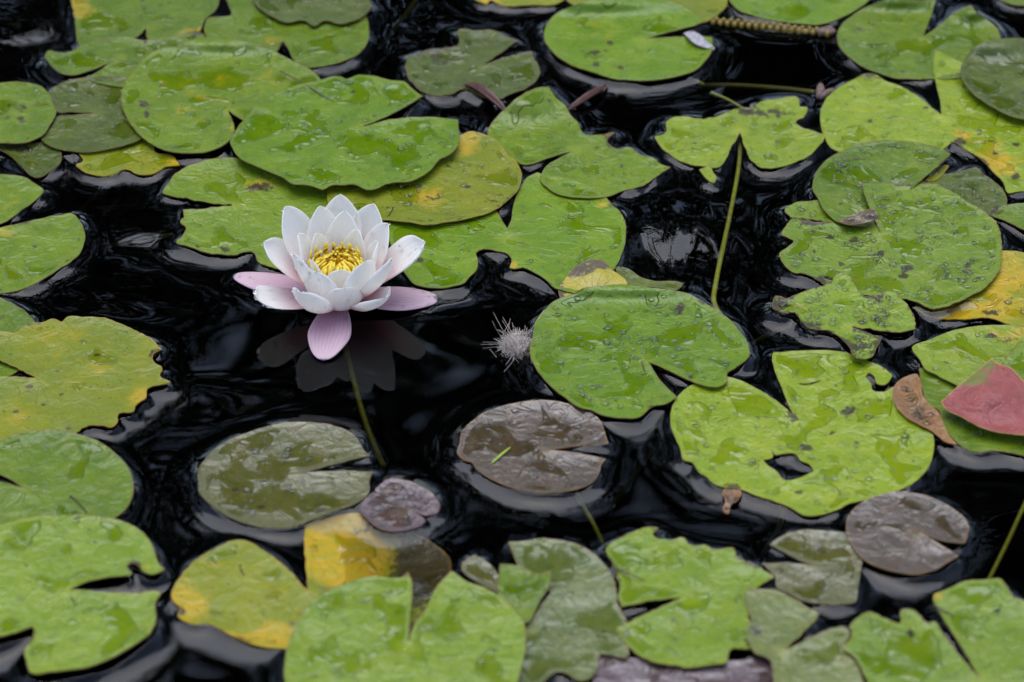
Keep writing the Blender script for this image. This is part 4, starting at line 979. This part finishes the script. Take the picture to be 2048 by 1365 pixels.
# ------------------------------------------------------------------ the pond surface
DX = 0.0018
x0, x1, y0, y1 = -0.66, 0.66, 1.46, 2.62
nx = int((x1 - x0) / DX) + 1; ny = int((y1 - y0) / DX) + 1
xs = x0 + DX * np.arange(nx); ys = y0 + DX * np.arange(ny)
cov = np.zeros((ny, nx)); rise = np.zeros((ny, nx)) + 0.003
for (O, rs, HO, sink) in COVER:
    i0 = max(0, int((O[:, 0].min() - x0) / DX) - 2); i1 = min(nx, int((O[:, 0].max() - x0) / DX) + 4)
    j0 = max(0, int((O[:, 1].min() - y0) / DX) - 2); j1 = min(ny, int((O[:, 1].max() - y0) / DX) + 4)
    if i1 <= i0 or j1 <= j0: continue
    acc = np.zeros((j1 - j0, i1 - i0))
    for sx in (-0.25, 0.25):
        for sy in (-0.25, 0.25):
            GX, GY = np.meshgrid(xs[i0:i1] + sx * DX, ys[j0:j1] + sy * DX)
            P = np.stack((GX.ravel(), GY.ravel()), 1)
            q = inside(O, P)
            for h in HO: q &= ~inside(h, P)
            acc += q.reshape(acc.shape) * 0.25
    if sink:
        GX, GY = np.meshgrid(xs[i0:i1], ys[j0:j1])
        for (cx, cy, rx, ry) in sink:
            c = at_z(cx, cy, 0); ex = abs(at_z(cx + rx, cy, 0)[0] - c[0]); ey = abs(at_z(cx, cy + ry, 0)[1] - c[1])
            acc[((GX - c[0]) / ex) ** 2 + ((GY - c[1]) / ey) ** 2 < 1] = 0
    sub = rise[j0:j1, i0:i1]; sub[acc > 0] = rs
    cov[j0:j1, i0:i1] = np.maximum(cov[j0:j1, i0:i1], acc)
# uneven wetting of the rims
GX, GY = np.meshgrid(xs, ys)
wr = np.random.RandomState(11)
var = np.zeros_like(GX)
for _ in range(10):
    a = wr.uniform(0, 2*math.pi); k = 2*math.pi / wr.uniform(0.03, 0.11)
    var += np.sin(k * (GX * math.cos(a) + GY * math.sin(a)) + wr.uniform(0, 6.28))
rise = rise * (1 + 0.09 * np.clip(var, -2.5, 2.5))
LAM = 0.0078
kk = 1.0 / (1 + (DX / LAM) ** 2 / 4)
h = cov * rise
for _ in range(140):
    p = np.pad(h, 1, mode='edge')
    avg = (p[:-2, 1:-1] + p[2:, 1:-1] + p[1:-1, :-2] + p[1:-1, 2:]) * 0.25 * kk
    h = (1 - cov) * avg + cov * rise
# ripples
rip = np.zeros_like(GX)
for _ in range(16):
    a = wr.uniform(0, 2*math.pi); lam = wr.uniform(0.07, 0.25)
    rip += (lam / (2*math.pi)) * 0.0042 * np.sin(2*math.pi/lam * (GX*math.cos(a) + GY*math.sin(a)) + wr.uniform(0, 6.28))
def local_ripples(px_, py_, sx, sy, amp, lams, angs):
    c = at_z(px_, py_, 0)
    g = np.exp(-(((GX - c[0]) / sx) ** 2 + ((GY - c[1]) / sy) ** 2))
    r = np.zeros_like(GX)
    for _ in range(7):
        a = wr.uniform(*angs); lam = wr.uniform(*lams)
        r += (lam / (2*math.pi)) * amp * np.sin(2*math.pi/lam * (GX*math.cos(a) + GY*math.sin(a)) + wr.uniform(0, 6.28))
    return r * g
rip += local_ripples(1335, 480, 0.05, 0.08, 0.055, (0.014, 0.04), (-0.5, 0.5))
rip += local_ripples(290, 480, 0.06, 0.10, 0.012, (0.025, 0.06), (1.0, 2.1))
rip += local_ripples(60, 60, 0.06, 0.10, 0.035, (0.02, 0.05), (1.0, 2.1))
rip += local_ripples(960, 590, 0.04, 0.04, 0.008, (0.02, 0.05), (0.6, 2.0))
rip += local_ripples(800, 60, 0.05, 0.06, 0.012, (0.02, 0.05), (0.0, 3.0))
for (px_, py_, rad, sl_) in [(1345, 490, 0.048, 0.22), (290, 500, 0.05, 0.11), (200, 620, 0.045, 0.10), (60, 70, 0.05, 0.14), (330, 790, 0.05, 0.05)]:
    c = at_z(px_, py_, 0)
    rip += sl_ * (GY - c[1]) * np.exp(-((GX - c[0]) ** 2 + (GY - c[1]) ** 2) / rad ** 2)
z = h + rip * (1 - np.clip(cov, 0, 1) * 0.9)
b = cov.copy()
for _ in range(2):
    p = np.pad(b, 1, mode='edge')
    b = sum(p[i:i+ny, j:j+nx] for i in range(3) for j in range(3)) / 9
z -= 0.0045 * np.clip((b - 0.8) / 0.2, 0, 1)
# fade to still water at the border, then coarse cells out to the banks
fx = np.clip(np.minimum(xs - x0, x1 - xs) / 0.04, 0, 1); fy = np.clip(np.minimum(ys - y0, y1 - ys) / 0.04, 0, 1)
z *= fx[None, :] * fy[:, None]
ext = np.array([0.02, 0.06, 0.15, 0.4, 1, 2.5, 5, 9])
extn = np.array([0.02, 0.06, 0.15, 0.4, 1, 2.5])
X = np.concatenate((x0 - ext[::-1], xs, x1 + ext)); Y = np.concatenate((y0 - extn[::-1], ys, y1 + ext))
Z = np.zeros((len(Y), len(X))); Z[len(extn):len(extn)+ny, len(ext):len(ext)+nx] = z
NX, NY = len(X), len(Y)
XX, YY = np.meshgrid(X, Y)
V = np.stack((XX.ravel(), YY.ravel(), Z.ravel()), 1)
idx = np.arange(NX * NY).reshape(NY, NX)
Q = np.stack((idx[:-1, :-1], idx[:-1, 1:], idx[1:, 1:], idx[1:, :-1]), -1).reshape(-1, 4)
DEPTH = -0.45
ring = list(idx[0, :]) + list(idx[1:, -1]) + list(idx[-1, -2::-1]) + list(idx[-2:0:-1, 0])
low = V[ring].copy(); low[:, 2] = DEPTH
nb = len(V)
V = np.concatenate((V, low))
n = len(ring)
walls = np.array([(ring[i], nb + i, nb + (i+1) % n, ring[(i+1) % n]) for i in range(n)])
Q = np.concatenate((Q, walls))
me = bpy.data.meshes.new('pond_water')
me.vertices.add(len(V)); me.vertices.foreach_set('co', V.astype(np.float32).ravel())
nq = len(Q)
me.loops.add(nq * 4 + n)
li = np.concatenate((Q.ravel(), np.arange(nb + n - 1, nb - 1, -1))).astype(np.int32)
me.loops.foreach_set('vertex_index', li)
me.polygons.add(nq + 1)
me.polygons.foreach_set('loop_start', np.concatenate((np.arange(nq) * 4, [nq * 4])).astype(np.int32))
sm = np.ones(nq + 1, dtype=bool); sm[nq - n:] = False
me.polygons.foreach_set('use_smooth', sm)
me.update(calc_edges=True)
me.validate()
water = link('water', me, MAT_WATER)
water['kind'] = 'structure'

# ------------------------------------------------------------------ ground: pond bed and banks in one sheet
gx = np.concatenate((-np.geomspace(150, 7, 14), np.linspace(-6.5, 6.5, 40), np.geomspace(7, 150, 14)))
gy = np.concatenate((1.0 - np.geomspace(150, 1.5, 16), np.linspace(-0.2, 9, 42), 9 + np.geomspace(0.5, 200, 16)))
vs = []
for y in gy:
    for x in gx:
        d = math.hypot(x / 6.0, (y - 4.4) / 3.9) - 1 + 0.06 * noise.noise(Vector((x * .7, y * .7, 3)))
        t = min(1, max(0, (d + 0.25) / 0.4)); t = t * t * (3 - 2 * t)
        zz = -0.75 + t * 1.0 + max(0, d) * 0.05 + 0.05 * noise.noise(Vector((x, y, 0)))
        vs.append((x, y, min(zz, 2.0)))
nxg = len(gx)
fs = [(j*nxg+i, j*nxg+i+1, (j+1)*nxg+i+1, (j+1)*nxg+i) for j in range(len(gy)-1) for i in range(nxg-1)]
g = link('ground', mesh_np('ground', vs, fs), MAT_MUD); g['kind'] = 'structure'

# ------------------------------------------------------------------ trees on the far bank, mirrored in the pond
def tree_meshes(seed, H):
    r = np.random.RandomState(seed)
    tv, tf = [], []
    def add(path, rad, s=8):
        v, f = tube(path, rad, s)
        b = sum(len(x) for x in tv); tv.append(v); tf.extend([tuple(j + b for j in q) for q in f])
    lean = r.uniform(-.3, .3, 2)
    trunk = [np.array((lean[0]*t*t, lean[1]*t*t, H*0.9*t)) for t in np.linspace(0, 1, 8)]
    add(trunk, [0.22*(1-0.85*t)+0.02 for t in np.linspace(0, 1, 8)])
    lv, lf = [], []
    for k in range(24):
        t = r.uniform(0.14, 1.0)
        a = r.uniform(0, 2*math.pi)
        reach = (1.9 * math.sin(math.pi * (0.12 + 0.8 * t)) + 0.3) * r.uniform(0.45, 1.1)
        p0 = np.array((lean[0]*t*t, lean[1]*t*t, H*0.9*t))
        c = p0 + np.array((math.cos(a)*reach, math.sin(a)*reach, r.uniform(0.1, 0.9)))
        add([p0, (p0+c)/2 + np.array((0, 0, -.1)), c], [0.05, 0.035, 0.012], 5)
        cr = r.uniform(0.55, 1.0)
        for q in range(92):
            d = r.normal(0, 1, 3); d /= np.linalg.norm(d); d *= cr * r.rand() ** 0.5; d[2] *= 0.65
            u = r.normal(0, 1, 3); u /= np.linalg.norm(u); w_ = np.cross(u, r.normal(0, 1, 3)); w_ /= np.linalg.norm(w_)
            s = r.uniform(0.07, 0.14)
            b = len(lv)
            lv += [c+d-u*s, c+d+w_*s*0.55, c+d+u*s, c+d-w_*s*0.55]
            lf.append((b, b+1, b+2, b+3))
    return mesh_np('trunk', np.concatenate(tv), tf), mesh_np('crown', lv, lf, False)
KIND = [tree_meshes(3, 9.0), tree_meshes(8, 10.5), tree_meshes(15, 8.0)]
for a_, b_ in KIND: a_.materials.append(MAT_BARK); b_.materials.append(MAT_LEAF)
for i, (x, y, s) in enumerate([(-7.6, 9.4, 1.0), (-5.4, 9.0, 1.0), (-3.3, 9.8, 1.08), (-1.6, 9.1, 1.0), (0.3, 9.9, 1.1), (2.0, 9.3, 1.0), (3.9, 9.1, 1.0), (6.3, 9.6, 1.05), (-4.2, 12.2, 1.2), (-0.9, 12.6, 1.2), (2.8, 12.4, 1.2)]):
    t = bpy.data.objects.new('bank_tree', None); C.objects.link(t)
    t.location = (x, y, 0.15); t.rotation_euler = (0, 0, i * 1.7); t.scale = (s, s, s)
    tag(t, 'dark leafy tree on the far bank, seen only as dark reflection in the water', 'tree', 'trees on the far bank')
    a_, b_ = KIND[i % 3]
    for nm, m_ in (('trunk', a_), ('crown', b_)):
        q = bpy.data.objects.new(nm, m_); C.objects.link(q); q.parent = t
